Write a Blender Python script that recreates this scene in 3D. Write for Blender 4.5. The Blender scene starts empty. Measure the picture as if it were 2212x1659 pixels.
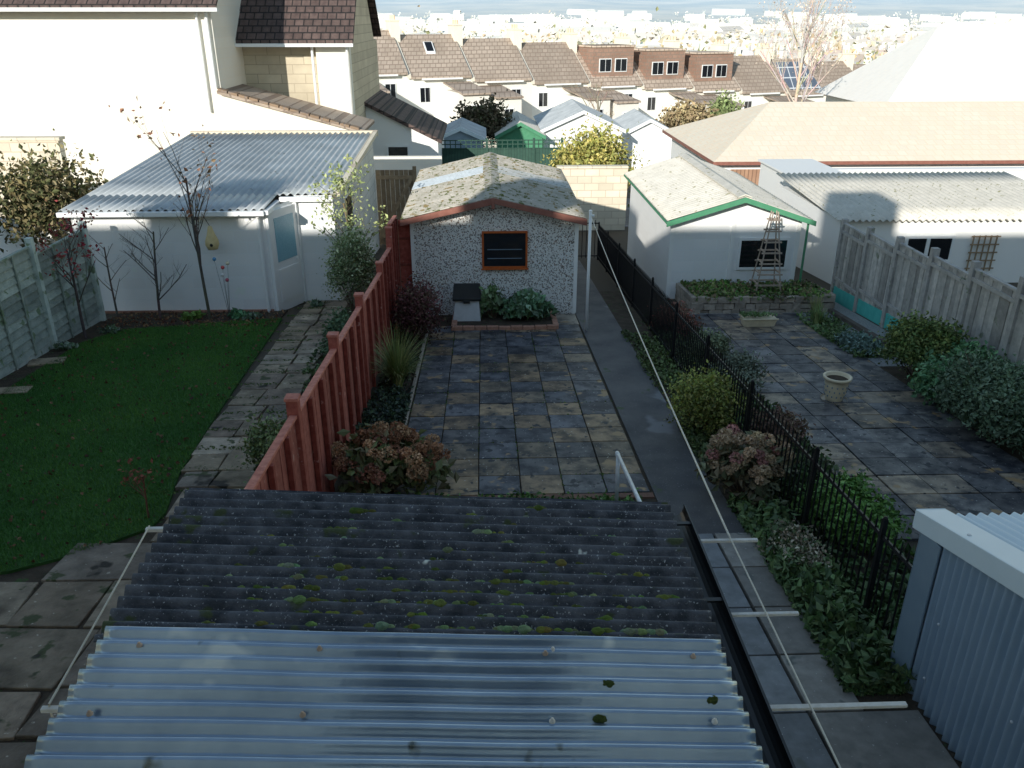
import bpy, math, random
import numpy as np
from mathutils import Vector
random.seed(7); RS=np.random.RandomState(7)
S=bpy.context.scene
S.view_settings.view_transform='Standard'; S.view_settings.look='None'; S.view_settings.exposure=0
B=2.15
def bc(c):
    m=max(c[:3]); k=min(B,.88/m) if m<.88 else 1.0
    return tuple(v*k for v in c[:3])
def gz(y): return -.091*y
def link(o): S.collection.objects.link(o); return o
def group(name,loc=(0,0,0)):
    e=bpy.data.objects.new(name,None); e.empty_display_size=.2; return link(e)

# ---------------------------------------------------------------- materials
def mat(name,base,var=None,scale=4,rough=.8,bump=0,bscale=40,vcol=False,spots=(),metal=0,spec=.3,brick=None,wave=None,alpha=1,contrast=.2,bdist=.01,vor=None,det=4):
    m=bpy.data.materials.new(name); m.use_nodes=True
    nt=m.node_tree; N=nt.nodes; Lk=nt.links.new
    b=N['Principled BSDF']
    b.inputs['Roughness'].default_value=rough; b.inputs['Metallic'].default_value=metal
    b.inputs['Specular IOR Level'].default_value=spec
    b.inputs['Alpha'].default_value=alpha
    tc=N.new('ShaderNodeTexCoord'); pos=tc.outputs['Object']
    if vcol: fix=lambda c:tuple(v*B for v in c[:3])
    else: fix=bc
    base=fix(base); var=None if var is None else fix(var)
    def mix(fac,a,c,mode='MIX'):
        x=N.new('ShaderNodeMix'); x.data_type='RGBA'; x.blend_type=mode
        if isinstance(fac,(int,float)): x.inputs[0].default_value=fac
        else: Lk(fac,x.inputs[0])
        for i,s in ((6,a),(7,c)):
            if isinstance(s,tuple): x.inputs[i].default_value=(*s[:3],1)
            else: Lk(s,x.inputs[i])
        return x.outputs[2]
    def noise(sc,dt=4,r=.6,vec=None):
        n=N.new('ShaderNodeTexNoise'); n.inputs['Scale'].default_value=sc; n.inputs['Detail'].default_value=dt; n.inputs['Roughness'].default_value=r
        Lk(vec or pos,n.inputs['Vector']); return n.outputs['Fac']
    def ramp(fac,a,c):
        r=N.new('ShaderNodeMapRange'); r.inputs['From Min'].default_value=a; r.inputs['From Max'].default_value=c
        Lk(fac,r.inputs['Value']); return r.outputs['Result']
    col=base
    if var is not None:
        col=mix(ramp(noise(scale,det),.5-contrast,.5+contrast),base,var)
    if vcol:
        a=N.new('ShaderNodeAttribute'); a.attribute_name='Col'
        col=mix(1.0,col,a.outputs['Color'],'MULTIPLY')
        col=mix(1.0,col,(.88,.88,.88),'DARKEN')
    hts=[]
    if brick:
        sx=N.new('ShaderNodeSeparateXYZ'); Lk(pos,sx.inputs[0])
        cx=N.new('ShaderNodeCombineXYZ')
        ax={'x':0,'y':1,'z':2}
        Lk(sx.outputs[ax[brick['axes'][0]]],cx.inputs[0]); Lk(sx.outputs[ax[brick['axes'][1]]],cx.inputs[1])
        t=N.new('ShaderNodeTexBrick'); t.inputs['Scale'].default_value=1
        t.inputs['Brick Width'].default_value=brick['w']; t.inputs['Row Height'].default_value=brick['h']
        t.inputs['Mortar Size'].default_value=brick.get('m',.01); t.inputs['Mortar Smooth'].default_value=.2
        v=brick.get('v',.8)
        t.inputs['Color1'].default_value=(1,1,1,1); t.inputs['Color2'].default_value=(v,v,v,1); t.inputs['Mortar'].default_value=(1,1,1,1)
        t.offset=brick.get('off',.5)
        Lk(cx.outputs[0],t.inputs['Vector'])
        col=mix(1.0,col,t.outputs['Color'],'MULTIPLY')
        col=mix(t.outputs['Fac'],col,bc(brick.get('mc',(.3,.28,.25))))
        hts.append((t.outputs['Fac'],-brick.get('d',1)))
    if vor:
        v=N.new('ShaderNodeTexVoronoi'); v.inputs['Scale'].default_value=vor['s']; Lk(pos,v.inputs['Vector'])
        sp=N.new('ShaderNodeSeparateColor'); Lk(v.outputs['Color'],sp.inputs[0])
        for th,cc,ch in vor['c']:
            g=N.new('ShaderNodeMath'); g.operation='GREATER_THAN'; g.inputs[1].default_value=th; Lk(sp.outputs[ch],g.inputs[0])
            col=mix(g.outputs[0],col,bc(cc))
        hts.append((v.outputs['Distance'],-.8))
    for (cc,sc,th) in spots:
        n=noise(sc,3,.55)
        col=mix(ramp(n,th,th+.05),col,bc(cc))
    if isinstance(col,tuple): b.inputs['Base Color'].default_value=(*col[:3],1)
    else: Lk(col,b.inputs['Base Color'])
    if bump: hts.append((noise(bscale,5,.65),1))
    if wave:
        sx=N.new('ShaderNodeSeparateXYZ'); Lk(pos,sx.inputs[0])
        mm=N.new('ShaderNodeMath'); mm.operation='MULTIPLY'; mm.inputs[1].default_value=2*math.pi/wave[1]
        Lk(sx.outputs['xyz'.index(wave[0])],mm.inputs[0])
        s=N.new('ShaderNodeMath'); s.operation='SINE'; Lk(mm.outputs[0],s.inputs[0]); hts.append((s.outputs[0],wave[2]))
    if hts:
        cur=None
        for h,wt in hts:
            k=N.new('ShaderNodeMath'); k.operation='MULTIPLY'; k.inputs[1].default_value=wt; Lk(h,k.inputs[0])
            if cur is None: cur=k.outputs[0]
            else:
                a=N.new('ShaderNodeMath'); a.operation='ADD'; Lk(cur,a.inputs[0]); Lk(k.outputs[0],a.inputs[1]); cur=a.outputs[0]
        bp=N.new('ShaderNodeBump'); bp.inputs['Strength'].default_value=bump or .6; bp.inputs['Distance'].default_value=bdist
        Lk(cur,bp.inputs['Height']); Lk(bp.outputs[0],b.inputs['Normal'])
    return m
W=(1,1,1)
M={}
M['soil']=mat('soil',(.022,.017,.012),(.046,.035,.025),6,.95,.8,30,bdist=.03,spots=[((.03,.05,.018),9,.62)])
M['leaf']=mat('leaf',W,vcol=True,rough=.5,spec=.35)
M['leafdull']=mat('leaf_dull',W,vcol=True,rough=.8,spec=.15)
M['bark']=mat('bark',W,(.6,.6,.6),20,.85,.5,60,vcol=True)
M['slab']=mat('paving_slab',(1.05,1.0,.94),(.26,.27,.31),4.2,.55,.5,60,vcol=True,bdist=.006,contrast=.12,spots=[((.27,.27,.25),30,.67),((.014,.016,.019),7,.60),((.17,.115,.06),3.3,.63)])
M['flag']=mat('flagstone',(1.1,1.05,1),(.34,.32,.30),3,.75,1,7,vcol=True,bdist=.04,spots=[((.26,.24,.20),17,.68),((.035,.042,.02),5,.60),((.02,.018,.015),2.5,.66)])
M['conc']=mat('concrete_slab',(1,1,1),(.62,.62,.62),8,.6,.3,90,vcol=True,bdist=.004,spots=[((.3,.3,.29),50,.70),((.06,.065,.06),3.5,.64)])
M['asphalt']=mat('asphalt',(.034,.035,.038),(.072,.069,.067),1.8,.7,.8,120,bdist=.006,spots=[((.16,.16,.16),60,.66),((.035,.05,.025),3,.68),((.10,.10,.105),1.1,.62)])
M['grass']=mat('turf',(.014,.045,.010),(.026,.072,.015),3,.9,.8,60,bdist=.03)
M['white']=mat('white_render',(.88,.88,.86),(.82,.83,.82),2,.75,.25,50,bdist=.004)
M['whiteblock']=mat('white_blockwork',(.88,.885,.885),(.82,.83,.83),2,.75,.4,30,bdist=.008,brick=dict(axes='xz',w=.45,h=.225,m=.009,mc=(.70,.72,.73),v=.95),spots=[((.60,.63,.60),2.6,.68)])
M['whiteblocky']=mat('white_blockwork_side',(.88,.88,.87),(.82,.82,.80),2,.75,.3,40,bdist=.006,brick=dict(axes='yz',w=.45,h=.225,m=.007,mc=(.74,.74,.73),v=.96))
M['pebble']=mat('pebbledash',(.35,.35,.34),None,2,.8,.9,90,bdist=.012,vor=dict(s=58,c=[(.40,(.40,.40,.39),0),(.84,(.08,.075,.07),1),(.90,(.15,.11,.085),2)]))
M['stonex']=mat('cream_stone',(.86,.81,.70),(.88,.85,.77),1.2,.85,.25,20,brick=dict(axes='xz',w=.9,h=.3,m=.008,mc=(.72,.66,.56),v=.96),bdist=.006)
M['stonetan']=mat('tan_stone',(.27,.235,.175),(.35,.31,.235),1.2,.85,.3,20,brick=dict(axes='xz',w=.8,h=.3,m=.012,mc=(.19,.16,.12),v=.8),bdist=.01)  # tan blocks, darker than the cream stone
M['stoneb']=mat('pale_stone_block',(.36,.32,.25),(.42,.38,.30),2,.85,.4,20,brick=dict(axes='xz',w=.45,h=.22,m=.012,mc=(.26,.22,.17),v=.8),bdist=.01)
M['greyblock']=mat('grey_blockwork',(.30,.30,.285),(.37,.37,.35),1.5,.85,.3,30,brick=dict(axes='yz',w=.45,h=.225,m=.01,mc=(.22,.22,.21),v=.85))
M['drystone']=mat('rubble_stone',(.13,.11,.09),(.22,.19,.16),6,.9,.9,12,vcol=True,bdist=.04)
M['darktile']=mat('dark_roof_tile',(.052,.036,.033),(.08,.056,.05),5,.8,.5,20,brick=dict(axes='xz',w=.30,h=.2,m=.022,mc=(.014,.012,.012),v=.7),wave=('x',.3,.6),bdist=.05)
M['browntile']=mat('brown_roof_tile',(.185,.148,.118),(.245,.20,.163),.5,.85,.5,6,vcol=True,brick=dict(axes='xz',w=.45,h=.3,m=.03,mc=(.13,.10,.08),v=.85),bdist=.06)
M['orangetile']=mat('orange_roof_tile',(.88,.76,.60),(.88,.80,.66),1,.85,.3,10,brick=dict(axes='xy',w=.33,h=.35,m=.025,mc=(.82,.68,.52),v=.95),bdist=.03)
M['mossroof']=mat('weathered_fibre_cement',(.165,.155,.125),(.26,.24,.21),3,.9,.8,25,bdist=.012,spots=[((.065,.07,.028),9,.57),((.12,.09,.04),5,.60),((.33,.32,.29),28,.64)])
M['mossroof2']=mat('pale_fibre_cement',(.29,.275,.24),(.36,.34,.30),3,.9,.8,25,bdist=.012,spots=[((.17,.16,.10),9,.63),((.375,.36,.33),28,.66)])
M['galv']=mat('galvanised_sheet',(.20,.215,.22),(.29,.305,.31),1.5,.5,.1,20,metal=.2,spots=[((.13,.135,.13),4,.66)])
M['darkcorr']=mat('fibre_cement_dark',(.019,.022,.028),(.058,.062,.073),9,.7,.9,90,bdist=.006,contrast=.13,spots=[((.21,.22,.23),85,.64),((.36,.38,.36),9,.715),((.03,.04,.018),6,.64)])
M['clearcorr']=mat('clear_plastic_sheet',(.14,.19,.25),(.22,.28,.34),2.2,.16,.12,8,spec=1.0,metal=.45,alpha=.86,contrast=.14,spots=[((.07,.085,.085),5,.66),((.30,.35,.39),2.6,.66)])
M['bluesteel']=mat('blue_grey_sheet',(.15,.205,.265),(.18,.235,.295),3,.28,.05,20,spec=.7,metal=.25)
M['paleblue']=mat('pale_flashing',(.34,.40,.44),(.29,.35,.39),3,.4,.05,30,spec=.5)
M['steeltrim']=mat('steel_trim',(.08,.115,.15),(.10,.135,.17),3,.4,.1,20,spec=.5)
M['redwood']=mat('red_stained_wood',(.13,.030,.022),(.21,.062,.046),14,.7,.5,50,vcol=True,bdist=.006,spots=[((.22,.115,.10),10,.66)])
M['redtrim']=mat('brown_red_paint',(.11,.043,.032),(.15,.066,.05),8,.6,.2,40)
M['orangewood']=mat('orange_wood_frame',(.26,.060,.012),(.19,.042,.01),9,.5,.1,40)
M['greywood']=mat('weathered_wood',(.175,.17,.165),(.27,.26,.25),9,.85,.6,40,vcol=True,bdist=.008,spots=[((.11,.122,.095),5,.64)])
M['greenwood']=mat('lichened_wood',(.13,.15,.14),(.21,.23,.215),6,.85,.7,30,vcol=True,bdist=.01,spots=[((.09,.12,.075),4,.6)])
M['brownwood']=mat('brown_wood',(.11,.078,.05),(.16,.12,.075),9,.8,.5,40,vcol=True)
M['greenpaint']=mat('green_paint',(.03,.12,.065),(.045,.14,.08),6,.6,.1,30)
M['darkgreen']=mat('dark_green_boards',(.014,.038,.029),(.022,.052,.038),6,.6,.2,30,brick=dict(axes='zx',w=4,h=.12,m=.008,mc=(.008,.02,.016)))
M['teal']=mat('teal_board',(.035,.22,.20),(.055,.27,.245),5,.6,.2,30)
M['black']=mat('black_iron',(.004,.004,.005),(.007,.007,.008),10,.45,.1,60,spec=.3)
M['blackpl']=mat('black_plastic',(.006,.007,.008),None,rough=.35,spec=.5)
M['wplastic']=mat('white_plastic',(.86,.87,.87),(.78,.80,.80),6,.4,.05,30,spec=.5)
M['wood_bar']=mat('pale_painted_bar',(.36,.36,.35),(.28,.27,.25),20,.7,.2,60)
M['rope']=mat('rope',(.38,.365,.325),(.32,.30,.25),60,.9,.4,200)
M['galvpipe']=mat('galvanised_pipe',(.34,.36,.38),(.25,.27,.29),15,.4,.1,60,metal=.3)
M['glass']=mat('dark_glass',(.005,.006,.008),None,rough=.06,spec=.7)
M['bglass']=mat('obscure_blue_glass',(.08,.18,.23),(.14,.25,.30),60,.2,.4,80,spec=.8)
M['brickred']=mat('edging_brick',(.18,.09,.062),(.25,.14,.10),20,.85,.5,50,vcol=True)
M['gravel']=mat('blue_grey_gravel',(.09,.10,.105),(.21,.215,.215),45,.9,1,60,bdist=.02)
M['pot']=mat('glazed_pot',(.36,.31,.22),(.29,.245,.17),9,.4,.2,30,spec=.5)
M['terr']=mat('terrace_wall_render',(.42,.405,.37),(.38,.365,.335),.4,.85,.2,8,vcol=True)
M['city']=mat('distant_city',W,vcol=True,rough=.9)
M['browndoor']=mat('brown_slatted_door',(.18,.105,.07),(.21,.13,.085),3,.6,.1,20,brick=dict(axes='zx',w=6,h=.14,m=.018,mc=(.10,.06,.04),v=.9,off=0))
M['moss']=mat('moss',(.5,.58,.45),(.85,.85,.8),60,.95,1,140,vcol=True,bdist=.012)
M['grey']=mat('grey_paint',(.14,.145,.15),(.18,.19,.195),8,.7,.2,30)
M['tan']=mat('tan_gourd',(.28,.22,.11),(.35,.29,.16),9,.7,.2,40)
M['solar']=mat('solar_glass',(.06,.075,.10),(.08,.095,.12),3,.15,spec=.8,brick=dict(axes='xz',w=1.0,h=.9,m=.05,mc=(.35,.36,.37),off=0))

# ---------------------------------------------------------------- mesh builder
def mkobj(name,V,F,cols,mats,parent=None,smooth=False,mi=None,per_face=True):
    me=bpy.data.meshes.new(name)
    me.from_pydata([tuple(v) for v in V] if not isinstance(V,np.ndarray) else V.tolist(),[],F if not isinstance(F,np.ndarray) else F.tolist())
    for m in mats: me.materials.append(m)
    if cols is not None:
        at=me.color_attributes.new('Col','FLOAT_COLOR','CORNER')
        lt=np.zeros(len(me.polygons),dtype=np.int32); me.polygons.foreach_get('loop_total',lt)
        c=np.asarray(cols,dtype=np.float32); c=np.concatenate([c,np.ones((len(c),1),np.float32)],1)
        at.data.foreach_set('color',np.repeat(c,lt,axis=0).ravel())
    if mi is not None: me.polygons.foreach_set('material_index',np.asarray(mi,dtype=np.int32))
    if smooth: me.polygons.foreach_set('use_smooth',np.ones(len(me.polygons),dtype=bool))
    me.update()
    o=bpy.data.objects.new(name,me); link(o)
    if parent: o.parent=parent
    return o
class MB:
    def __init__(s,T=None): s.v=[];s.f=[];s.c=[];s.m=[];s.T=T
    def add(s,pts):
        i=len(s.v); s.v+= [s.T(*p) if s.T else tuple(p) for p in pts]; return i
    def poly(s,pts,col=W,mi=0):
        i=s.add(pts); s.f.append(tuple(range(i,i+len(pts)))); s.c.append(col); s.m.append(mi)
    def hexa(s,p,col=W,mi=0):
        i=s.add(p)
        for q in ((0,3,2,1),(4,5,6,7),(0,1,5,4),(1,2,6,5),(2,3,7,6),(3,0,4,7)):
            s.f.append(tuple(i+k for k in q)); s.c.append(col); s.m.append(mi)
    def box(s,x0,x1,y0,y1,z0,z1,col=W,mi=0):
        s.hexa([(x0,y0,z0),(x1,y0,z0),(x1,y1,z0),(x0,y1,z0),(x0,y0,z1),(x1,y0,z1),(x1,y1,z1),(x0,y1,z1)],col,mi)
    def gbox(s,x0,x1,y0,y1,h0,h1,col=W,mi=0):   # follows the sloping ground
        a,b=gz(y0),gz(y1)
        s.hexa([(x0,y0,a+h0),(x1,y0,a+h0),(x1,y1,b+h0),(x0,y1,b+h0),(x0,y0,a+h1),(x1,y0,a+h1),(x1,y1,b+h1),(x0,y1,b+h1)],col,mi)
    def gpoly(s,pts,h0,h1,col=W,mi=0):
        n=len(pts)
        i=s.add([(x,y,gz(y)+h1) for x,y in pts]+[(x,y,gz(y)+h0) for x,y in pts])
        s.f.append(tuple(range(i,i+n))); s.c.append(col); s.m.append(mi)
        for k in range(n):
            j=(k+1)%n; s.f.append((i+k,i+n+k,i+n+j,i+j)); s.c.append(col); s.m.append(mi)
    def tube(s,p0,p1,r0,r1=None,n=8,col=W,mi=0,caps=True):
        r1=r0 if r1 is None else r1
        a=Vector(p0); b=Vector(p1); d=(b-a)
        if d.length<1e-6: return
        d.normalize(); u=d.orthogonal().normalized(); w=d.cross(u)
        P=[]
        for c,r in ((a,r0),(b,r1)):
            for k in range(n):
                t=2*math.pi*k/n; P.append(tuple(c+u*(r*math.cos(t))+w*(r*math.sin(t))))
        i=s.add(P)
        for k in range(n):
            j=(k+1)%n; s.f.append((i+k,i+j,i+n+j,i+n+k)); s.c.append(col); s.m.append(mi)
        if caps:
            s.f.append(tuple(range(i+n-1,i-1,-1))); s.c.append(col); s.m.append(mi)
            s.f.append(tuple(range(i+n,i+2*n))); s.c.append(col); s.m.append(mi)
    def lathe(s,c,prof,n=20,col=W,mi=0):
        i=s.add([(c[0]+r*math.cos(2*math.pi*k/n),c[1]+r*math.sin(2*math.pi*k/n),c[2]+z) for r,z in prof for k in range(n)])
        for a in range(len(prof)-1):
            for k in range(n):
                j=(k+1)%n; s.f.append((i+a*n+k,i+a*n+j,i+(a+1)*n+j,i+(a+1)*n+k)); s.c.append(col); s.m.append(mi)
    def blob(s,c,r,col=W,mi=0,n=8,m=5,jit=.15):
        P=[]
        for a in range(m+1):
            ph=math.pi*a/m
            for k in range(n):
                t=2*math.pi*k/n; q=1+random.uniform(-jit,jit)
                P.append((c[0]+r[0]*q*math.sin(ph)*math.cos(t),c[1]+r[1]*q*math.sin(ph)*math.sin(t),c[2]+r[2]*q*math.cos(ph)))
        i=s.add(P)
        for a in range(m):
            for k in range(n):
                j=(k+1)%n; s.f.append((i+a*n+k,i+(a+1)*n+k,i+(a+1)*n+j,i+a*n+j)); s.c.append(col); s.m.append(mi)
    def build(s,name,mats,parent=None,smooth=False,bevel=0):
        if not isinstance(mats,(list,tuple)): mats=[mats]
        mats=[M[k] if isinstance(k,str) else k for k in mats]
        o=mkobj(name,s.v,s.f,s.c,mats,parent,smooth,s.m)
        if bevel:
            b=o.modifiers.new('b','BEVEL'); b.width=bevel; b.segments=2; b.limit_method='ANGLE'
        return o
def corr(name,P0,U,V,pitch,amp,m,parent=None,per=8,vs=2,thick=0,wob=0):
    P0=np.array(P0,float);U=np.array(U,float);V=np.array(V,float)
    L=np.linalg.norm(U); Nn=np.cross(U,V); Nn/=np.linalg.norm(Nn)
    if Nn[2]<0: Nn=-Nn
    nu=int(L/pitch*per)+1
    a=np.linspace(0,1,nu); b=np.linspace(0,1,vs+1)
    A,Bb=np.meshgrid(a,b,indexing='ij')
    ph=2*np.pi*A*L/pitch
    Hh=amp*np.sin(ph)
    if wob: Hh=Hh+wob*np.sin(Bb*9+A*7)+wob*.6*np.sin(Bb*23+A*3)
    P=P0+A[...,None]*U+Bb[...,None]*V+Hh[...,None]*Nn
    Vt=P.reshape(-1,3)
    i=np.arange(nu-1)[:,None]*(vs+1)+np.arange(vs)[None,:]; i=i.ravel()
    F=np.stack([i,i+1,i+vs+2,i+vs+1],1)
    o=mkobj(name,Vt,F,None,[M[m]],parent,True)
    if thick:
        sm=o.modifiers.new('s','SOLIDIFY'); sm.thickness=thick; sm.offset=0
    return o
# ---------------------------------------------------------------- foliage
def unit(n,rs):
    v=rs.normal(size=(n,3)); return v/np.linalg.norm(v,axis=1,keepdims=True)
def leafmesh(name,C,size,cols,m='leaf',parent=None,rs=RS,elong=1.7,up=0):
    n=len(C)
    a=unit(n,rs); a[:,2]+=up*np.abs(a[:,2])+up*.5; a/=np.linalg.norm(a,axis=1,keepdims=True)
    b=np.cross(a,unit(n,rs)); b/=np.linalg.norm(b,axis=1,keepdims=True)+1e-9
    sz=(size*(.6+.8*rs.rand(n)))[:,None]
    k=np.cross(a,b)*sz*.25
    V=np.stack([C-a*sz*elong*.5,C+b*sz*.5+k,C+a*sz*elong*.5,C-b*sz*.5+k],1).reshape(-1,3)
    F=np.arange(4*n).reshape(n,4)
    return mkobj(name,V,F,cols,[M[m]],parent,False)
def palcols(n,pal,rs,jit=.25):
    p=np.array(pal)[rs.randint(0,len(pal),n)]
    return np.clip(p*(1-jit+2*jit*rs.rand(n,1)),0,1)
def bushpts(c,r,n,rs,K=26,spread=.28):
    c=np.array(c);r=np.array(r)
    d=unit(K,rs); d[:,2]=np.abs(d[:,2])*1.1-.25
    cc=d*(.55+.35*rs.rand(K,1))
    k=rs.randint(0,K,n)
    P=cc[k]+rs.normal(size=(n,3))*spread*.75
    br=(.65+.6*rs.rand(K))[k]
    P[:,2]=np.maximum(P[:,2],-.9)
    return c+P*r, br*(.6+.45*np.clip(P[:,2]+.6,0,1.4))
def bush(name,c,r,n,size,pal,K=26,m='leaf',spread=.28,stems=True,parent=None,elong=1.7,seed=None,up=0):
    rs=np.random.RandomState(seed if seed is not None else random.randint(0,9999))
    P,br=bushpts(c,r,n,rs,K,spread)
    g=gz(P[:,1])+.02; P[:,2]=np.maximum(P[:,2],g+ .02*rs.rand(n))
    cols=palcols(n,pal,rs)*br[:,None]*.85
    root=parent or group(name)
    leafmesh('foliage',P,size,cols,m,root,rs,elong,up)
    if stems:
        b=MB(); base=(c[0],c[1],gz(c[1]))
        for i in range(14):
            q=P[rs.randint(0,n)]; b.tube((base[0]+rs.uniform(-.1,.1)*r[0],base[1]+rs.uniform(-.1,.1)*r[1],base[2]),tuple(q),.012,.004,5,(.07,.05,.035))
        b.build('stems','bark',root)
    return root
def groundcover(name,poly_x,poly_y,n,size,pal,hmax=.12,m='leaf',clump=30,seed=1,h0=0,parent=None):
    rs=np.random.RandomState(seed)
    K=clump; cx=rs.uniform(*poly_x,K); cy=rs.uniform(*poly_y,K); ch=rs.uniform(.3,1,K)
    k=rs.randint(0,K,n)
    sx=(poly_x[1]-poly_x[0])/math.sqrt(K)*.55+.05; sy=(poly_y[1]-poly_y[0])/math.sqrt(K)*.55+.05
    x=np.clip(cx[k]+rs.normal(size=n)*min(sx,.22),poly_x[0]-.05,poly_x[1]+.05); y=np.clip(cy[k]+rs.normal(size=n)*min(sy,.3),poly_y[0]-.05,poly_y[1]+.05)
    z=gz(y)+h0+hmax*ch[k]*rs.rand(n)
    br=(.6+.7*rs.rand(K))[k]
    cols=palcols(n,pal,rs)*br[:,None]*.85
    return leafmesh(name,np.stack([x,y,z],1),size,cols,m,parent,rs,1.6)
def blades(name,c,n,ln,w,pal,lean=.9,parent=None,seed=3,droop=.6):
    rs=np.random.RandomState(seed); V=[];F=[];C=[]
    for i in range(n):
        t=rs.uniform(0,2*math.pi); L=ln*rs.uniform(.6,1.1); ln_=lean*rs.rand()**.7
        d=np.array([math.cos(t),math.sin(t),0]); sd=np.array([-d[1],d[0],0])*w
        p=np.array(c)+d*rs.rand()*.06; col=np.array(pal[rs.randint(len(pal))])*rs.uniform(.7,1.3)*.85
        i0=len(V)
        for k in range(5):
            s=k/4; q=p+d*L*ln_*s**1.5*.8+np.array([0,0,L*(s-droop*ln_*s*s)])
            ww=sd*(1-s*.9); V+= [tuple(q-ww),tuple(q+ww)]
        for k in range(4):
            a=i0+2*k; F.append((a,a+1,a+3,a+2)); C.append(col)
    return mkobj(name,V,F,C,[M['leaf']],parent)
def tree(name,base,h,r,seed,col,leafpal=None,leafn=0,lsize=.03,levels=4,spread=.5,nb=(3,4),first=.35,twn=4,up=.35):
    rs=random.Random(seed); b=MB(); tips=[]
    def grow(p,d,L,rad,lev):
        seg=4 if lev==levels else 3; pts=[p]
        for k in range(seg):
            d=(d+Vector((rs.uniform(-1,1),rs.uniform(-1,1),rs.uniform(-.6,1)))*.12*(1 if lev<levels else .35)).normalized()
            q=p+d*(L/seg); r0=rad*(1-.45*k/seg); r1=rad*(1-.45*(k+1)/seg)
            b.tube(tuple(p),tuple(q),r0,r1,6 if lev>1 else 4,tuple(c*rs.uniform(.85,1.15) for c in col),0,False)
            p=q; pts.append(q)
        tips.append(p)
        if lev>0:
            n=rs.randint(*nb)+ (twn if lev==levels else 0)
            for i in range(n):
                f=first+(1-first)*(i+rs.random())/n if lev==levels else rs.uniform(.3,1)
                j=min(int(f*seg),seg-1); q=pts[j].lerp(pts[j+1],f*seg-j)
                t=rs.uniform(0,2*math.pi); side=Vector((math.cos(t),math.sin(t),up))
                nd=(d*(1-spread)+side.normalized()*spread).normalized()
                grow(q,nd,L*rs.uniform(.38,.62)*(1.15-.5*f if lev==levels else 1),rad*(1-.45*f)*.5,lev-1)
    grow(Vector(base),Vector((rs.uniform(-.05,.05),rs.uniform(-.05,.05),1)),h*.72,r,levels)
    g=group(name); b.build('branches','bark',g,True)
    if leafn:
        rr=np.random.RandomState(seed); T=np.array([tuple(t) for t in tips]); P=T[rr.randint(0,len(T),leafn)]+rr.normal(size=(leafn,3))*h*.02
        leafmesh('leaves',P,lsize,palcols(leafn,leafpal,rr),'leafdull',g,rr)
    return g

# ---------------------------------------------------------------- world, sun, camera
EL=math.radians(19.5); AZ=math.radians(25)
w=bpy.data.worlds.new("World"); S.world=w; w.use_nodes=True
nt=w.node_tree; sky=nt.nodes.new('ShaderNodeTexSky'); sky.sky_type='NISHITA'; sky.sun_disc=False
sky.sun_elevation=EL; sky.sun_rotation=math.pi+AZ; sky.air_density=1.4; sky.dust_density=0; sky.ozone_density=.35; sky.altitude=0
nt.links.new(sky.outputs[0],nt.nodes['Background'].inputs[0]); nt.nodes['Background'].inputs[1].default_value=.15
ld=bpy.data.lights.new('sun','SUN'); ld.energy=5; ld.angle=math.radians(.5); ld.color=(1,.95,.86)
lo=link(bpy.data.objects.new('sun',ld)); d=Vector((math.sin(AZ)*math.cos(EL),math.cos(AZ)*math.cos(EL),-math.sin(EL)))
lo.rotation_euler=d.to_track_quat('-Z','Y').to_euler(); lo.location=(-10,-20,25)
cam=link(bpy.data.objects.new('camera',bpy.data.cameras.new('camera')))
cam.location=(0,0,3.916); cam.rotation_euler=(math.radians(90-24.1),0,math.radians(-1.94))
cam.data.lens=28.97; cam.data.sensor_width=36; cam.data.clip_start=.05; cam.data.clip_end=12000
S.camera=cam

# ---------------------------------------------------------------- terrain
def H(x,y):
    y=np.asarray(y,float); x=np.asarray(x,float)
    a=-.091*y
    t=np.clip((y-85)/250,0,1); v=-7.735-9*(1-(1-t)**2)
    v=v+ np.clip((y-450)/1500,0,1)**1.2*18
    hill=np.clip((y-1300)/1700,0,1); hill=hill*hill*(3-2*hill)
    v=v+hill*(52+24*np.sin(x/620+.2)+16*np.sin(x/260+2)+6*np.sin(x/90))
    return np.where(y<85,a,v)
ys=np.unique(np.concatenate([[-60,-20,-6,0],np.arange(5,90,5),np.geomspace(90,6000,130)]))
xs=np.unique(np.concatenate([-np.geomspace(20,5000,50),np.arange(-20,21,4),np.geomspace(20,5000,70)]))
Xg,Yg=np.meshgrid(xs,ys,indexing='ij'); Zg=H(Xg,Yg)
Vt=np.stack([Xg,Yg,Zg],-1).reshape(-1,3); ny=len(ys)
i=(np.arange(len(xs)-1)[:,None]*ny+np.arange(ny-1)[None,:]).ravel()
F=np.stack([i,i+ny,i+ny+1,i+1],1)
gc=Vt[F].mean(1)
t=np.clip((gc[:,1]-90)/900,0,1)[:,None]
far=np.array([.33,.33,.305]); mid=np.array([.14,.13,.08])  # far ground colour includes painted haze, paler with distance
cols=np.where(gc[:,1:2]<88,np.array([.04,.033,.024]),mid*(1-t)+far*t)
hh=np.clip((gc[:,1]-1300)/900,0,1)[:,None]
cols=cols*(1-hh)+hh*np.array([.37,.40,.41])  # hills tinted with the same painted haze, blue-grey
M['ground']=mat('ground',W,(.78,.86,.92),.006,.95,0,vcol=True,contrast=.1,det=6)
mkobj('ground',Vt,F,cols,[M['ground']],smooth=True)

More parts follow.
